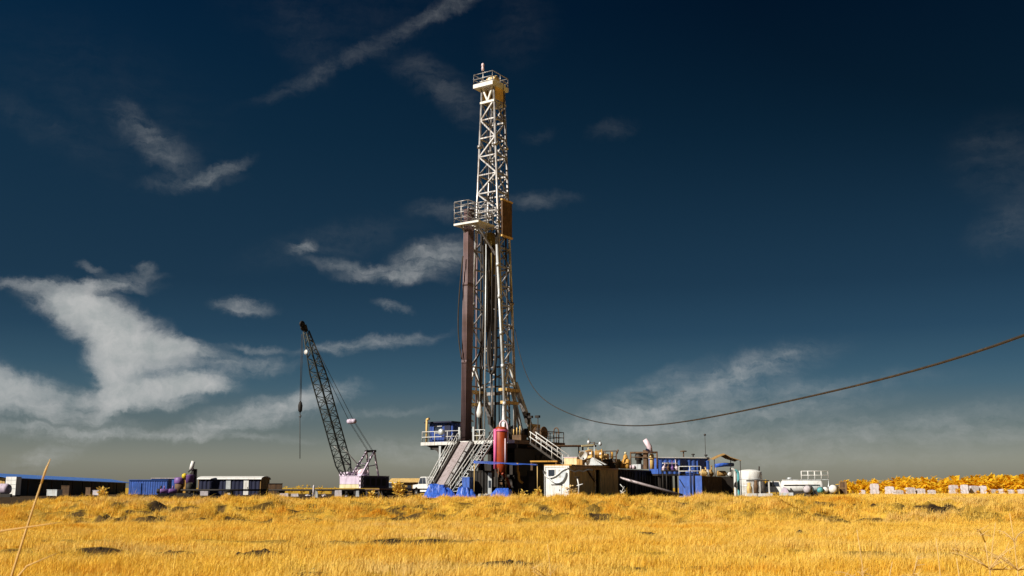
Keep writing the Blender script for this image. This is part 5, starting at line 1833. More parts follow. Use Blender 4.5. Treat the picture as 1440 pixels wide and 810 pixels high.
# ------------------------------------------------------------------ crane
CZ = R(-38)
Yk = 148.0
q = P(507.5, 690, Yk)                                  # near corner of the house
W, Lk = 4.15, 5.4
o = Vector((q.x, Yk, 0))
r = thing('crawler_crane', 'lavender crawler crane with long dark lattice boom leaning left', 'crane', o, CZ)
z0, z1 = P(0, 686.5, Yk).z, P(0, 669.5, Yk).z
crane_root = r
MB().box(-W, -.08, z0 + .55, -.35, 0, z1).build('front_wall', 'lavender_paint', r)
MB().box(-W, -.10, z0, -.35, 0, z0 + .52).build('lower_band', 'cream_paint', r)
MB().box(-.349, -.09, z0, .03, 0, z1).build('hazard_panel', 'hazard_check', r)
MB().box(-W, .001, z0, .0, Lk, z1 - .02).build('house_body', 'shade_purple', r)
MB().box(.003, .1, z0, .03, .45, z1).build('hazard_panel', 'hazard_check', r)
MB().box(-W - .04, -.12, z1, .06, Lk + .05, z1 + .07).build('roof', 'lavender_paint', r)
mb = MB()
for k in range(4):
    mb.box(.003, .9 + 1.05 * k, z0 + .35, .025, 1.6 + 1.05 * k, z1 - .3)
mb.build('louvre_panel', 'black_steel', r)
for s, x in ((-1, -W - .1), (1, .1)):
    t = MB().prism([(x - .45, -1.0, .12), (x - .45, -.75, .02), (x - .45, 5.6, .02), (x - .45, 5.9, .2), (x - .45, 5.9, .6), (x - .45, 5.6, .8), (x - .45, -.7, .8), (x - .45, -1.0, .6)], (.9, 0, 0)).build('crawler_track', 'black_steel', r)
    for k in range(6):
        MB().lathe([(.1, -.47), (.28, -.47), (.28, .47), (.1, .47)], (x, -.5 + 1.15 * k, .41), 12, 'x').build('track_roller', 'dark_steel', t)
MB().lathe([(1.2, .45), (1.2, .88)], (-W / 2, 2.4, 0), 20).build('slew_ring', 'dark_steel', r)
# boom
foot = local(r, P(487, 668, Yk + 2.6))
tip = local(r, P(430.5, 466, Yk - 7.0))
axis = (tip - foot)
Lb = axis.length
ax = axis.normalized()
sx = Vector((1, 0, 0)) - ax * ax.x
sx.normalize()
sy = ax.cross(sx).normalized()
boom = bpy.data.objects.new('boom', None)
col.objects.link(boom)
boom.parent = r


def bw(t):
    if t < .08:
        return .46 + (.72 - .46) * t / .08
    if t < .72:
        return .72
    return .72 + (.26 - .72) * (t - .72) / .28


def bp(t, i, j):
    return foot + ax * (Lb * t) + sx * (i * bw(t) * 1.05) + sy * (j * bw(t))


ts = [0] + [.06 + .94 * k / 22 for k in range(23)]
for i, j in ((-1, -1), (1, -1), (1, 1), (-1, 1)):
    MB().path([bp(t, i, j) for t in (0, .08, .4, .72, 1)], .095, 7).build('chord', 'boom_green', boom)
faces = [((-1, -1), (1, -1)), ((1, -1), (1, 1)), ((1, 1), (-1, 1)), ((-1, 1), (-1, -1))]
for k, (t0, t1) in enumerate(zip(ts[:-1], ts[1:])):
    for fi, (c0, c1) in enumerate(faces):
        a, b = (c0, c1) if (k + fi) % 2 else (c1, c0)
        MB().tube(bp(t0, *a), bp(t1, *b), .055, 5).build('lacing', 'boom_green', boom)
for t in ts[::2]:
    MB().path([bp(t, *c0) for c0, c1 in faces] + [bp(t, *faces[0][0])], .05, 5).build('batten_frame', 'boom_green', boom)
mb = MB().prism([bp(1, -1, -1), bp(1, -1, 1), bp(1, -1, 1) + ax * .9, bp(1, -1, -1) + ax * .9], sx * .42)
mb.build('boom_head', 'black_steel', boom)
for k in range(2):
    MB().lathe([(.1, -.05), (.45, -.06), (.38, 0), (.45, .06), (.1, .05)], tuple(tip + ax * (.5 + .5 * k) - Vector((0, .35, 0))), 16, 'x').build('sheave', 'black_steel', boom)
q = local(r, P(436, 496, Yk - 6.6))
MB().lathe([(.05, -.08), (.33, -.06), (.33, .06), (.05, .08)], tuple(q + Vector((0, -.7, 0))), 16, 'y').build('lamp_disc', 'white_paint', boom)
mb = MB().box(foot.x - .9, foot.y - .5, z1 + .07, foot.x + .9, foot.y + .5, z1 + .6)
mb.build('boom_foot', 'lavender_paint', r)
MB().lathe([(.5, -.7), (.5, .7)], (-W / 2 + .6, 1.4, z1 + .55), 16, 'x').build('winch_drum', 'pink_white', r)
MB().box(-W / 2 - .4, 1.0, z1 + .07, -W / 2 + 1.4, 1.8, z1 + .35).build('winch_base', 'lavender_paint', r)
# gantry at the rear
ap = local(r, P(521, 634.5, Yk + 3.2))
gantry = bpy.data.objects.new('gantry', None)
col.objects.link(gantry)
gantry.parent = r
for dx in (-.75, .75):
    MB().bar((ap.x + dx, ap.y, ap.z), (ap.x + dx * 1.3, ap.y - 2.6, z1 + .07), .2).build('gantry_leg', 'lavender_paint', gantry)
    MB().bar((ap.x + dx, ap.y, ap.z), (ap.x + dx * 1.3, ap.y + .7, z1 + .07), .18).build('gantry_leg', 'pink_white', gantry)
    MB().bar((ap.x + dx * 1.2, ap.y - 1.6, z1 + 1.3), (ap.x + dx * 1.2, ap.y + .45, z1 + 1.6), .12).build('gantry_tie', 'lavender_paint', gantry)
MB().bar((ap.x - 1.0, ap.y, ap.z), (ap.x + 1.0, ap.y, ap.z), .32).build('gantry_head', 'black_steel', gantry)
MB().bar((ap.x - .9, ap.y - 1.3, z1 + 1.75), (ap.x + .9, ap.y - 1.3, z1 + 1.75), .14).build('gantry_tie', 'lavender_paint', gantry)
# pendants, bridle, backstops
br = local(r, P(494.5, 592.5, Yk - 2.6))
for dx in (-.45, .45):
    MB().tube(bp(1, 0, 0) + Vector((dx * .5, 0, 0)) + ax * .3, br + Vector((dx, 0, 0)), .035, 5).build('pendant_line', 'cable_black', r)
    for e in (-.1, .1):
        MB().tube(br + Vector((dx + e, 0, 0)), ap + Vector((dx + e, 0, 0)), .025, 5).build('pendant_line', 'cable_black', r)
MB().lathe([(.1, -.75), (.32, -.65), (.36, 0), (.32, .65), (.1, .75)], tuple(br), 12, 'x').build('bridle_block', 'lavender_paint', r)
for dx in (-.8, .8):
    t = .205
    MB().tube(bp(t, 1 if dx > 0 else -1, 0), (foot.x + dx * 1.3, foot.y + 3.1, z1 + .1), .075, 7).build('backstop', 'white_paint', r)
# hoist rope with hook block and tag line
h0 = local(r, P(425, 470, Yk - 7.3))
h1 = local(r, P(422.5, 565, Yk - 7.3))
h2 = local(r, P(422, 580, Yk - 7.3))
h3 = local(r, P(421.8, 645, Yk - 7.3))
for dx in (-.14, .14):
    MB().tube(h0 + Vector((dx, 0, 0)), h1 + Vector((dx * .7, 0, 0)), .04, 5).build('hoist_rope', 'cable_black', r)
hb = MB().lathe([(.08, 0), (.26, .2), (.3, .9), (.2, 1.3), (.06, 1.5)], tuple(h2), 12).build('hook_block', 'black_steel', r)
MB().path(smooth_pts([h2, h2 + Vector((0, 0, -.25)), h2 + Vector((.2, 0, -.45)), h2 + Vector((.05, 0, -.65)), h2 + Vector((-.15, 0, -.5))]), .06, 6).build('hook', 'dark_steel', hb)
MB().tube(h2 - Vector((0, 0, .5)), h3, .05, 5).build('tag_line', 'dark_steel', r)


# ------------------------------------------------------------------ left side camp
def world_box(name_list):
    pass


# long blue roofed shed: axis from near left to far right
A, B = P(6, 690, 134), P(176, 690, 186)
ang = math.atan2(B.y - A.y, B.x - A.x)
Ls = (B - A).length
r = thing('blue_roofed_shed', 'long low shed with wall darkened as shade under a bright blue sheet roof at far left', 'shed', (A.x, A.y, 0), ang)
hA, hB = P(0, 669, 134).z, P(176, 677, 186).z
MB().prism([(0, 0, 0), (Ls, 0, 0), (Ls, 0, hB - .25), (0, 0, hA - .25)], (0, .1, 0)).build('front_wall', 'black_steel', r)  # black colour stands in for shade on the long wall
MB().prism([(0, 5.4, 0), (Ls, 5.4, 0), (Ls, 5.4, hB + .1), (0, 5.4, hA + .1)], (0, .1, 0)).build('back_wall', 'dark_steel', r)
MB().box(-.1, 0, 0, 0, 5.5, hA - .25).build('end_wall', 'tan_paint', r)
MB().box(Ls, 0, 0, Ls + .1, 5.5, hB - .25).build('end_wall', 'dark_steel', r)
pa = [(-.6, -.7, hA - .32), (-.6, 2.7, hA + .30), (-.6, 6.1, hA - .32)]
v = [Vector(p) for p in pa] + [Vector((Ls + .6, p[1], p[2] - hA + hB)) for p in pa]
mb = MB().add(v + [p + Vector((0, 0, .09)) for p in v], [(0, 1, 4, 3), (1, 2, 5, 4), (6, 9, 10, 7), (7, 10, 11, 8), (0, 3, 9, 6), (2, 8, 11, 5), (0, 6, 7, 1), (1, 7, 8, 2), (3, 4, 10, 9), (4, 5, 11, 10)])
mb.build('roof', 'roof_blue', r)
for k in range(12):
    x = Ls * (k + .5) / 12
    hh = hA + (hB - hA) * (k + .5) / 12
    MB().box(x - .08, -.5, 0, x + .08, -.35, hh - .3).build('post', 'rust_steel', r)
for k in range(5):
    x = 3 + Ls * k / 5.2
    MB().box(x, -.03, .3, x + 1.6, -.003, 1.7).build('shutter_panel', 'rust_steel', r)
q = P(17.5, 690, 129)
r = thing('sun_facing_box', 'white louvred cabinet before the near end of the blue roofed shed', 'cabinet', (q.x, 129, 0), R(-14))  # separate box turned to the sun, standing in for the shed's white panel
MB().box(-.72, -.4, .15, .72, .5, P(0, 670.5, 129).z).build('body', 'white_paint', r)
for k in range(3):
    MB().box(-.66, -.43, .9 + .5 * k, .66, -.40, .94 + .5 * k).build('louvre', 'pale_steel', r)
MB().box(-.75, -.42, 0, .75, .52, .15).build('skid', 'black_steel', r)
q = P(4, 690, 120)
r = thing('steel_drum_tank', 'pale blue horizontal tank cut by the left frame edge', 'tank', (q.x, 120, 0), R(-10))
MB().lathe([(.08, -3.5), (.5, -3.4), (.62, -3.1), (.62, .5), (.5, .75), (.08, .82)], (0, 0, .85), 22, 'x').build('vessel', 'lavender_paint', r)
for x in (-2.6, 0):
    MB().box(x - .12, -.5, 0, x + .12, .5, .5).build('saddle', 'dark_steel', r)
MB().box(-3.5, -.9, 0, 1.6, -.6, .35).build('skid', 'black_steel', r)
# low clutter before the shed
for k, (px, Y, w_, h_, m, lab) in enumerate(((77, 125, 1.6, .75, 'pale_steel', 'pale crate lying before the blue roofed shed'), (93, 128, .9, 1.2, 'rust_steel', 'rusty crate before the blue roofed shed, right of the pale crate'), (127, 140, .8, 1.0, 'rust_steel', 'rusty crate before the middle of the blue roofed shed'), (137, 136, .8, .65, 'bag_white', 'small white crate before the far end of the blue roofed shed'),
                                              (288, 128, .9, .75, 'bag_white', 'white crate at the left end of the dark arched shed'))):
    q = P(px, 690, Y)
    r = thing('site_crate', lab, 'crate', (q.x, Y, 0), R(random.uniform(-30, 10)), 'crates before the camp sheds')
    MB().box(-w_ / 2, -.4, .1, w_ / 2, .4, h_).build('body', m, r)
    MB().box(-w_ / 2 - .03, -.43, h_, w_ / 2 + .03, .43, h_ + .06).build('lid', m, r)
    MB().box(-w_ / 2, -.38, 0, -w_ / 2 + .15, .38, .1).box(w_ / 2 - .15, -.38, 0, w_ / 2, .38, .1).build('skid', 'wood', r)

# blue container pair
Yq = 146.0


def simple_container(name, lab, px0, px1, Y, pyt, m, rz, roof, dpt=2.5, side=None, group=None):
    a, b = P(px0, 690, Y), P(px1, 690, Y)
    Lx = (b.x - a.x) / math.cos(rz)
    H = P(px0, pyt, Y).z
    r = thing(name, lab, 'container', (a.x, Y, 0), rz, group)
    MB().wavy_wall((0, 0), (Lx, 0), .1, H, .3, .02).build('front_wall', m, r)
    MB().wavy_wall((Lx, 0), (Lx, dpt), .1, H, .45, .05).wavy_wall((Lx, dpt), (0, dpt), .1, H, .45).wavy_wall((0, dpt), (0, 0), .1, H, .45).build('side_wall', side or m, r)
    MB().box(-.06, -.12, H, Lx + .06, dpt + .06, H + .1).build('roof', roof, r)
    MB().box(0, .02, 0, Lx, dpt, .1).build('skid', 'dark_steel', r)
    return r, Lx, H


r, Lx, H = simple_container('blue_container', 'mid blue container right of the blue roofed shed', 181, 233, Yq, 675.5, 'blue_paint', R(6), 'blue_paint')
MB().box(.5, -.10, .15, 1.6, -.052, H - .3).build('door', 'blue_paint', r)
r, Lx, H = simple_container('navy_container', 'dull blue container with pale roof edge behind the purple drums', 212, 250, Yq + 6, 673, 'blue_paint', R(4), 'bag_white')
MB().box(.6, -.12, .15, 1.5, -.055, H - .3).build('door', 'navy_paint', r)

# purple drum unit with white exhaust
Yp = 138.0
q = P(261, 690, Yp)
r = thing('cement_unit', 'purple drum pumping unit with yellow ball and white exhaust stack', 'pump unit', (q.x, Yp, 0), 0)
ox = q.x


def lx(px):
    return P(px, 690, Yp).x - ox


def lz(py):
    return P(0, py, Yp).z


MB().box(lx(243), -.8, 0, lx(276), 1.2, .35).build('skid', 'black_steel', r)
MB().lathe([(.58, lz(680)), (.62, lz(679.5)), (.62, lz(672.5)), (.5, lz(671.5)), (.1, lz(671))], (lx(251.5), 0, 0), 20).build('drum', 'purple_paint', r)
MB().lathe([(.52, lz(679)), (.52, lz(669)), (.55, lz(668.5)), (.55, lz(667.8)), (.1, lz(667.5))], (lx(267), -.2, 0), 20).build('drum', 'purple_paint', r)
MB().lathe([(.5, .35), (.55, lz(680.5)), (.2, lz(680))], (lx(251.5), 0, 0), 16).build('drum_base', 'rust_steel', r)
MB().lathe([(.48, .35), (.52, lz(679.8)), (.2, lz(679.4))], (lx(267), -.2, 0), 16).build('drum_base', 'black_steel', r)
MB().lathe([(.05, -.36), (.3, -.22), (.36, 0), (.3, .22), (.05, .36)], (lx(259.5), -.3, lz(669.5)), 14).build('yellow_ball', 'yellow_paint', r)
MB().box(lx(257.5), -.2, .35, lx(262), .3, lz(672.5)).build('gear_case', 'ochre_paint', r)
MB().box(lx(270), .1, .35, lx(274), .6, lz(659.5)).build('stack_frame', 'dark_steel', r)
for (p0, p1) in (((263, 664), (268, 659)), ((266, 667), (272, 660)), ((264, 668), (270, 668))):
    MB().bar((lx(p0[0]), .1, lz(p0[1])), (lx(p1[0]), .1, lz(p1[1])), .14).build('frame_bar', 'dark_steel', r)
MB().path([(lx(267.3), 0, lz(660.5)), (lx(268.3), 0, lz(655)), (lx(269.8), 0, lz(648.5))], [.27, .27, .24], 12).build('exhaust_stack', 'white_paint', r)
MB().box(lx(268), -.1, lz(667.6), lx(271), .1, lz(659)).build('stack_frame', 'dark_steel', r)
for px, m in ((226, 'dark_steel'), (231, 'purple_paint'), (243, 'purple_paint')):
    q = P(px, 690, 136)
    rr = thing('pump_motor', {226: 'dark pump on a stand left of the purple drums', 231: 'small purple pump second from the left beside the purple drums', 243: 'purple pump touching the purple drums from the left'}[px], 'motor', (q.x, 136, 0), R(20), 'pumps beside the purple drum unit')
    MB().box(-.35, -.3, 0, .35, .3, .3).build('base', 'black_steel', rr)
    MB().lathe([(.25, -.5), (.3, -.4), (.3, .4), (.15, .5)], (0, 0, .6), 14, 'x').build('casing', m, rr)
    MB().tube((0, 0, .8), (0, 0, 1.25), .1, 8).build('outlet', m, rr)

# arched dark shed
Ya = 140.0
a, b = P(279, 690, Ya), P(366, 690, Ya)
ang = R(-2)
Lx = (b.x - a.x) / math.cos(ang)
H = P(0, 674.0, Ya).z
r = thing('arched_shed', 'dark navy shed with pale arched roof left of the crane', 'shed', (a.x, Ya, 0), ang)
MB().wavy_wall((0, 0), (Lx, 0), .02, H, .5, .05).build('front_wall', 'navy_paint', r)
arc = [(0, 0)] + [(0, H)] + [(2.2 - 2.3 * math.cos(t), H + .34 * math.sin(t)) for t in [math.pi * k / 10 for k in range(1, 10)]] + [(4.4, H), (4.4, 0)]
MB().prism([(Lx, y, z) for y, z in arc], (.08, 0, 0)).build('end_wall', 'canvas_brown', r)
MB().prism([(0, y, z) for y, z in arc], (-.08, 0, 0)).build('end_wall', 'canvas_brown', r)
MB().box(0, 4.36, 0, Lx, 4.4, H).build('back_wall', 'navy_paint', r)
up = [(2.2 - 2.45 * math.cos(t), H + .42 * math.sin(t)) for t in [math.pi * k / 12 for k in range(13)]]
dn = [(2.2 - 2.38 * math.cos(t), H - .02 + .36 * math.sin(t)) for t in [math.pi * k / 12 for k in range(12, -1, -1)]]
MB().prism([(-.2, y, z) for y, z in up + dn], (Lx + .4, 0, 0)).build('roof', 'white_paint', r)
x0 = (P(343, 690, Ya).x - a.x)
d = MB().box(x0, -.10, .1, x0 + .65, -.055, H - .1).build('door', 'white_paint', r)
MB().box(x0 + .5, -.13, .9, x0 + .56, -.10, 1.1).build('handle', 'dark_steel', d)
x0 = (P(318, 690, Ya).x - a.x)
MB().box(x0, -.09, .1, x0 + .6, -.055, H - .15).build('door', 'pale_steel', r)
q = P(387, 690, 139)
r = thing('brown_box', 'dark brown steel box right of the arched shed', 'container', (q.x, 139, 0), R(10))
MB().box(-.85, -.6, .08, .85, .8, P(0, 680.5, 139).z).build('body', 'rust_steel', r)
MB().box(-.9, -.65, P(0, 680.5, 139).z, .9, .85, P(0, 680, 139).z + .03).build('lid', 'dark_steel', r)
MB().box(-.9, -.6, 0, .9, .8, .08).build('skid', 'dark_steel', r)
# low flat sheds behind the crane on its right
q = P(570, 690, 168)
r = thing('flat_shed', 'low tan roofed shed far behind between crane and rig', 'shed', (q.x, 168, 0), R(5))
z = P(0, 678.5, 168).z
MB().prism([(-2.6, -1.6, z), (2.6, -1.6, z), (2.2, 1.0, z + .55), (-2.2, 1.0, z + .55)], (0, 0, .1)).build('roof', 'tan_paint', r)
MB().box(-2.4, -1.3, 0, 2.4, 1.0, z - .002).build('wall', 'canvas_brown', r)
for x in (-1.8, -.6, .6, 1.6):
    MB().box(x - .3, -1.36, .6, x + .3, -1.303, 1.4).build('window', 'window_glass', r)

# pipe rack along the pad edge, left of the rig
rk = []
q = P(465, 690, 118)
for k, (px, lab) in enumerate(((395, 'left pipe rack trestle behind the bank, farthest from the crane'), (440, 'pipe rack trestle near the pale marker post'), (490, 'pipe rack trestle before the crane tracks'), (540, 'right pipe rack trestle nearest the catwalk'))):
    q = P(px, 690, 118)
    r = thing('pipe_rack', lab, 'rack', (q.x, 118, 0), 0, 'trestles carrying spare pipes')
    MB().box(-.12, -1.6, .45, .12, 1.6, .65).build('beam', 'black_steel', r)
    for y in (-1.4, 1.4):
        MB().prism([(-.3, y - .1, 0), (.3, y - .1, 0), (.1, y - .1, .45), (-.1, y - .1, .45)], (0, .2, 0)).build('leg', 'black_steel', r)
    rk.append(r)
a, b = P(384, 690, 118).x, P(552, 690, 118).x
base = None
for k in range(14):
    yy = 118 - 1.5 + .23 * k
    if base is None:
        mb = MB().tube((0, 0, 0), (b - a, 0, 0), .10, 8)
        base = mb.build('spare_pipe', 'black_steel', None, 'dark spare pipe lying on the low rack before the crane', 'pipe', 'spare pipes on the rack', loc=(a, yy, .76))
    else:
        copy_tree(base, loc=(a + random.uniform(-.6, .6), yy, .76 + (0.0 if k % 3 else .0)))
for k, (px, lab) in enumerate(((272, 'pipe trestle before the left half of the arched shed'), (322, 'pipe trestle before the middle of the arched shed'), (368, 'pipe trestle before the right end of the arched shed'))):
    q = P(px, 690, 119)
    copy_tree(rk[0], loc=(q.x, 119, 0), label=lab)
a4 = P(262, 690, 119).x
for k in range(9):
    copy_tree(base, loc=(a4 + random.uniform(-.5, .5), 119 - 1.3 + .3 * k, .76), label='dark spare pipe lying on the trestles before the arched shed', scale=(.68, 1, 1))
# small pale things along the pad edge
q = P(441, 690, 112)
r = thing('marker_post', 'pale upright marker post with grey hood at the pad edge', 'post', (q.x, 112, 0), 0)
z = P(0, 682, 112).z
MB().path([(0, 0, 0), (0, 0, z * .85), (0, 0, z)], [.12, .1, .04], 8).build('post', 'bag_white', r)
MB().prism([(.12, -.1, 0), (.5, -.1, 0), (.42, -.1, .6), (.2, -.1, .75)], (0, .25, 0)).build('hood', 'pale_steel', r)
for k, (px, w_, h_, lab) in enumerate(((400, .9, .34, 'flat pale block at the pad edge under the left pipe rack'), (415, .8, .3, 'second flat pale block at the pad edge, left of the marker post'), (433, .28, .5, 'small pale stone left of the marker post'), (456, .3, .48, 'small pale stone right of the marker post'), (476, .75, .65, 'pale open frame box before the crane tracks'), (487, .15, .6, 'short white peg before the crane tracks'), (503, .35, .6, 'grey block before the crane tracks'))):
    q = P(px, 690, 111)
    mb = MB()
    if w_ < .32:
        clod(mb, 0, 0, .1, w_ * .7)
    else:
        mb.prism([(-w_ / 2, -.2, 0), (w_ / 2, -.2, 0), (w_ / 2 - .04, -.2, h_), (-w_ / 2 + .04, -.2, h_ * .95)], (0, .4, 0))
    mb.build('pale_block', 'bag_white' if k != 6 else 'pale_steel', None, lab, 'block', 'pale blocks along the pad edge', loc=(q.x, 111, .12 if k != 5 else .05))

# ------------------------------------------------------------------ the hanging cable
a3 = Vector((P(724, 455, 115).x, 115.0, 0))
b3 = Vector((P(1440, 474, 25).x, 25.0, 0))
d3 = b3 - a3
obs = [(724, 462), (731, 500), (745, 535), (765, 561), (790, 578), (820, 589), (850, 595), (880, 597.5), (920, 597), (960, 593), (1000, 587), (1050, 577), (1100, 567), (1150, 556), (1200, 543), (1250, 529), (1300, 515), (1350, 501), (1400, 486), (1440, 473.5)]
T, Zs = [], []
for px, py in obs:
    u = (px - 720) / FPX
    # intersection of the vertical plane of sight with the cable line in plan; depth needs the pitched ray
    rr = ray(px, py)
    k = rr.x / rr.y
    t = (k * a3.y - a3.x) / (d3.x - k * d3.y)
    Y = a3.y + t * d3.y
    T.append(t)
    Zs.append(P(px, py, Y).z)
co = np.polyfit(T, Zs, 6)
pts = []
for t in np.linspace(-.0, 1.0, 70):
    pts.append(Vector((a3.x + d3.x * t, a3.y + d3.y * t, float(np.polyval(co, t)))))
sl = (pts[-1] - pts[-4]) / 3
for k in range(1, 60):
    pts.append(pts[-1] + sl * 1.0 + Vector((0, 0, .004 * k)))
base = pts[0].copy()
MB().path([p - base for p in pts], .034, 7).build('overhead_cable', 'cable_black', None, 'long dark overhead cable sagging from the mast to the right frame edge', 'cable', loc=base)

# ------------------------------------------------------------------ sky, sun, camera
SUN_AZ = R(54)       # left of straight behind the camera
SUN_EL = R(35)
sv = Vector((-math.sin(SUN_AZ) * math.cos(SUN_EL), -math.cos(SUN_AZ) * math.cos(SUN_EL), math.sin(SUN_EL)))
sun = bpy.data.lights.new('sun', 'SUN')
sun.energy = 5.0
sun.angle = R(0.5)
sun.color = (1.0, 0.93, 0.82)
so = bpy.data.objects.new('sun', sun)
col.objects.link(so)
so.location = sv * 60
so.rotation_euler = sv.to_track_quat('Z', 'Y').to_euler()

wd = bpy.data.worlds.new('World')
sc.world = wd
wd.use_nodes = True
nt = wd.node_tree
N, Lk_ = nt.nodes, nt.links
bg = N['Background']
bg.inputs['Strength'].default_value = 0.085
sky = N.new('ShaderNodeTexSky')
sky.sky_type = 'NISHITA'
sky.sun_disc = False
sky.sun_elevation = SUN_EL
sky.sun_rotation = math.atan2(sv.x, sv.y)
sky.altitude = 200
sky.air_density = 1.0
sky.dust_density = 1.0
tc = N.new('ShaderNodeTexCoord')
sp = N.new('ShaderNodeSeparateXYZ')
Lk_.new(tc.outputs['Generated'], sp.inputs[0])


def math_node(op, a=None, b=None, c=None, clamp=False):
    n = N.new('ShaderNodeMath')
    n.operation = op
    n.use_clamp = clamp
    for i, v in enumerate((a, b, c)):
        if v is None:
            continue
        if isinstance(v, (int, float)):
            n.inputs[i].default_value = v
        else:
            Lk_.new(v, n.inputs[i])
    return n.outputs[0]


az = math_node('ARCTAN2', sp.outputs['X'], sp.outputs['Y'])
el = math_node('ARCSINE', sp.outputs['Z'])
cmb = N.new('ShaderNodeCombineXYZ')
Lk_.new(math_node('MULTIPLY', az, 15.0), cmb.inputs[0])
Lk_.new(math_node('MULTIPLY', el, 15.0), cmb.inputs[1])
chart = cmb.outputs[0]                   # azimuth and elevation in units of 1/15 radian


def to_chart(px, py):
    d = ray(px, py).normalized()
    return 15 * math.atan2(d.x, d.y), 15 * math.asin(d.z)


def noise(vec, scale, detail=5, rough=.55, dim=None):
    n = N.new('ShaderNodeTexNoise')
    n.inputs['Scale'].default_value = scale
    n.inputs['Detail'].default_value = detail
    n.inputs['Roughness'].default_value = rough
    Lk_.new(vec, n.inputs['Vector'])
    return n


def vmath(op, a, b=None, scale=None):
    n = N.new('ShaderNodeVectorMath')
    n.operation = op
    for i, v in enumerate((a, b)):
        if v is None:
            continue
        if isinstance(v, tuple):
            n.inputs[i].default_value = v
        else:
            Lk_.new(v, n.inputs[i])
    if scale is not None:
        n.inputs['Scale'].default_value = scale
    return n.outputs[0] if op != 'LENGTH' else n.outputs['Value']


w1 = vmath('SCALE', vmath('SUBTRACT', noise(chart, 1.0, 3, .5).outputs['Color'], (.5, .5, .5)), None, 0.36)
warp = vmath('ADD', chart, w1)
w2 = vmath('SCALE', vmath('SUBTRACT', noise(warp, 3.6, 6, .68).outputs['Color'], (.5, .5, .5)), None, 0.26)
warp = vmath('ADD', warp, w2)

# clouds: photograph position of each wisp (centre, radii, turn, strength)
CL = [
    (545, 57, 190, 12, -27, .055), (640, 8, 90, 12, -26, .085), (430, 118, 60, 12, -28, .035),
    (225, 205, 70, 22, 28, .10), (305, 240, 44, 9, -24, .22), (262, 252, 60, 12, -8, .08), (200, 188, 50, 18, 45, .06),
    (610, 112, 70, 24, 22, .045), (648, 150, 45, 22, 40, .035), (430, 60, 60, 40, 60, .012),
    (605, 362, 62, 24, -18, .46), (530, 380, 85, 13, 4, .32), (424, 352, 20, 10, -20, .30), (470, 340, 120, 26, -15, .025),
    (90, 401, 95, 9, -4, .40), (205, 372, 15, 8, 0, .26), (165, 394, 50, 11, -12, .30), (130, 377, 18, 6, 20, .18),
    (92, 428, 52, 20, 10, .75), (132, 450, 60, 30, 30, 1.2), (182, 472, 90, 33, 28, 1.6), (240, 486, 70, 15, 12, 1.0), (166, 508, 46, 32, 52, 1.4), (154, 542, 20, 28, -15, .9), (215, 549, 88, 18, -10, 1.4), (160, 573, 26, 11, -35, 1.0), (272, 541, 52, 11, 2, .8),
    (35, 558, 88, 21, 6, .9), (0, 534, 46, 14, 20, .40), (60, 583, 110, 11, 4, .45), (-60, 560, 70, 40, 0, .5),
    (385, 574, 100, 19, -13, .62), (320, 598, 70, 10, -6, .36), (450, 560, 60, 15, -10, .30),
    (342, 430, 38, 11, 2, .34), (552, 430, 28, 7, 12, .22), (520, 483, 95, 10, -8, .36), (365, 490, 46, 6, 0, .22), (350, 514, 62, 13, -4, .30), (255, 566, 30, 8, -6, .3),
    (560, 632, 90, 20, 0, .16), (170, 608, 190, 7, 1, .34), (70, 640, 60, 14, -24, .28), (320, 612, 120, 6, 0, .12), (540, 580, 80, 6, -4, .12), (40, 610, 120, 9, 0, .25),
    (980, 555, 170, 30, -18, .26), (1050, 522, 95, 14, -20, .24), (870, 592, 110, 20, -14, .34), (900, 548, 90, 14, -22, .14), (1110, 560, 120, 20, -8, .12), (1000, 594, 220, 14, -6, .24),
    (1230, 606, 330, 20, 0, .20), (1000, 640, 420, 22, 0, .14), (1400, 572, 120, 16, -6, .10), (1180, 545, 140, 16, -6, .06), (830, 640, 200, 18, 0, .12),
    (1420, 235, 70, 60, 20, .022), (1435, 320, 60, 30, -12, .05), (1390, 200, 40, 12, 0, .012),
    (860, 182, 34, 12, -10, .03), (757, 188, 24, 9, -20, .025), (752, 286, 60, 12, -8, .07), (625, 292, 48, 14, 5, .08), (730, 40, 50, 60, 30, .012),
    (480, 20, 160, 60, 0, .008), (150, 150, 160, 90, 20, .008), (60, 180, 100, 20, 20, .012),
    # parts of the sky the photograph does not show
    (-500, 480, 220, 40, -10, .5), (-800, 300, 260, 50, 20, .3), (1800, 500, 260, 40, 10, .4), (2100, 350, 300, 60, -20, .3),
]
acc = None
for (cx, cy, rx, ry, rot, st) in CL:
    u, v = to_chart(cx, cy) if -100 < cx < 1540 else ((cx - 720) / 100, (690 - cy) / 100)
    mp = N.new('ShaderNodeMapping')
    mp.vector_type = 'TEXTURE'
    mp.inputs['Location'].default_value = (u, v, 0)
    mp.inputs['Rotation'].default_value = (0, 0, R(-rot))
    mp.inputs['Scale'].default_value = (rx / 100, ry / 100, 1e6)
    Lk_.new(warp, mp.inputs['Vector'])
    ln = vmath('LENGTH', mp.outputs[0])
    mr = N.new('ShaderNodeMapRange')
    mr.interpolation_type = 'SMOOTHERSTEP'
    mr.inputs['From Min'].default_value = 1.55
    mr.inputs['From Max'].default_value = 0.0
    mr.inputs['To Min'].default_value = 0
    mr.inputs['To Max'].default_value = st
    Lk_.new(ln, mr.inputs['Value'])
    acc = mr.outputs[0] if acc is None else math_node('ADD', acc, mr.outputs[0])
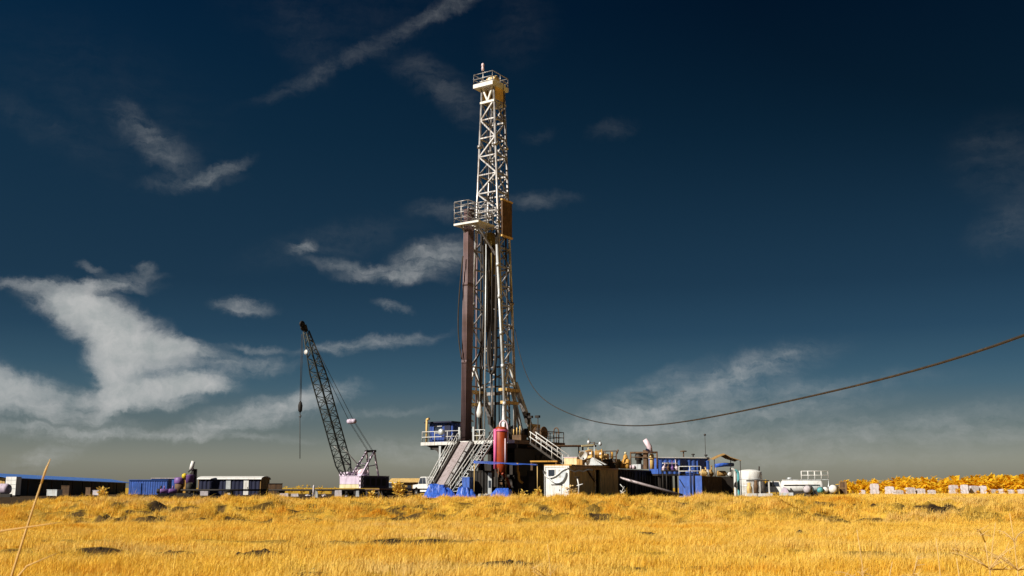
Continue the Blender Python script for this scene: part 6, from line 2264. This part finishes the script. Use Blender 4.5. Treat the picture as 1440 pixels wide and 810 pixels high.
# combed texture of cirrus
mp = N.new('ShaderNodeMapping')
mp.inputs['Rotation'].default_value = (0, 0, R(-16))
mp.inputs['Scale'].default_value = (.5, 2.4, 1)
Lk_.new(warp, mp.inputs['Vector'])
s1 = noise(mp.outputs[0], 2.6, 10, .68).outputs['Fac']
s2 = noise(warp, 3.0, 9, .65).outputs['Fac']
tex = math_node('ADD', math_node('MULTIPLY', s1, .65), math_node('MULTIPLY', s2, .35))
mr = N.new('ShaderNodeMapRange')
mr.inputs['From Min'].default_value = .36
mr.inputs['From Max'].default_value = .64
mr.inputs['To Min'].default_value = .04
mr.inputs['To Max'].default_value = 1.30
Lk_.new(tex, mr.inputs['Value'])
core = N.new('ShaderNodeMapRange')                # thick cloud is smooth inside, thin cloud is all fibres
core.interpolation_type = 'SMOOTHSTEP'
core.inputs['From Min'].default_value = .25
core.inputs['From Max'].default_value = 1.3
core.inputs['To Max'].default_value = .88
Lk_.new(acc, core.inputs['Value'])
tx_ = N.new('ShaderNodeMix')
Lk_.new(core.outputs[0], tx_.inputs[0])
Lk_.new(mr.outputs[0], tx_.inputs[2])
tx_.inputs[3].default_value = 1.05
dens = math_node('MULTIPLY', acc, tx_.outputs[0])
dens = math_node('SUBTRACT', 1.0, math_node('EXPONENT', math_node('MULTIPLY', dens, -1.35)))

# deep tint of the sky by elevation (dark polarised blue overhead, grey murk low down)
STOPS = [(-.2, (.045, .038, .026)), (0.0, (.104, .098, .076)), (.024, (.110, .113, .092)), (.055, (.054, .072, .074)), (.09, (.0250, .0520, .0720)),
         (.108, (.0175, .0425, .0650)), (.14, (.0100, .0290, .0510)), (.185, (.0063, .0205, .0390)), (.32, (.0026, .0133, .0293)), (.44, (.0007, .0081, .0230)), (.8, (.0004, .0050, .016))]
el01 = N.new('ShaderNodeMapRange')
el01.inputs['From Min'].default_value = -.2
el01.inputs['From Max'].default_value = .8
Lk_.new(el, el01.inputs['Value'])
ramp = N.new('ShaderNodeValToRGB')
cr = ramp.color_ramp
cr.interpolation = 'LINEAR'
while len(cr.elements) < len(STOPS):
    cr.elements.new(.5)
for e, (p, c) in zip(cr.elements, STOPS):
    e.position = (p + .2) / 1.0
    e.color = (*c, 1)
Lk_.new(el01.outputs[0], ramp.inputs['Fac'])
# daylight sky, its colour pulled to the deep tint: brightness variation kept from the sky model
bw_ = N.new('ShaderNodeRGBToBW')
Lk_.new(sky.outputs[0], bw_.inputs[0])
rel = math_node('POWER', math_node('MULTIPLY', bw_.outputs[0], 1.0), 0.45)
# the sky is brighter on the sun's side and deepest away from it
hi_ = N.new('ShaderNodeMapRange')
hi_.interpolation_type = 'SMOOTHSTEP'
hi_.inputs['From Min'].default_value = .15
hi_.inputs['From Max'].default_value = .45
Lk_.new(el, hi_.inputs['Value'])
side = math_node('MULTIPLY', math_node('ADD', az, .15), math_node('MULTIPLY', hi_.outputs[0], 1.1))
side = math_node('MINIMUM', math_node('MAXIMUM', math_node('SUBTRACT', 1.0, side), .58), 1.5)
rel = math_node('MULTIPLY', rel, side)
tint = vmath('SCALE', ramp.outputs['Color'], None)
Lk_.new(math_node('MULTIPLY', rel, 10.0 / 1.0), tint.node.inputs['Scale'])
mx = N.new('ShaderNodeMix')
mx.data_type = 'RGBA'
Lk_.new(dens, mx.inputs['Factor'])
Lk_.new(tint, mx.inputs['A'])
cb_ = N.new('ShaderNodeValToRGB')             # thin and thick cloud
cb_.color_ramp.elements[0].position = .3
cb_.color_ramp.elements[0].color = (.64, .70, .70, 1)
cb_.color_ramp.elements[1].position = .72
cb_.color_ramp.elements[1].color = (1, 1.0, .985, 1)
Lk_.new(s2, cb_.inputs['Fac'])
cs_ = vmath('SCALE', cb_.outputs['Color'], None, 5.0)
Lk_.new(cs_, mx.inputs['B'])
Lk_.new(mx.outputs['Result'], bg.inputs['Color'])

cd = bpy.data.cameras.new('camera')
cam = bpy.data.objects.new('camera', cd)
col.objects.link(cam)
cam.location = (0, 0, EYE)
cam.rotation_euler = (R(90) + PITCH, 0, 0)
cd.sensor_width = 36
cd.lens = FPX / 1440 * 36
cd.clip_end = 20000
cd.clip_start = 0.05
cd.dof.use_dof = True
cd.dof.focus_distance = 100
cd.dof.aperture_fstop = 9.0
sc.camera = cam
sc.view_settings.view_transform = 'Standard'
sc.view_settings.look = 'None'
sc.view_settings.exposure = 0.35
sc.view_settings.gamma = 1
sc.view_settings.use_curve_mapping = False
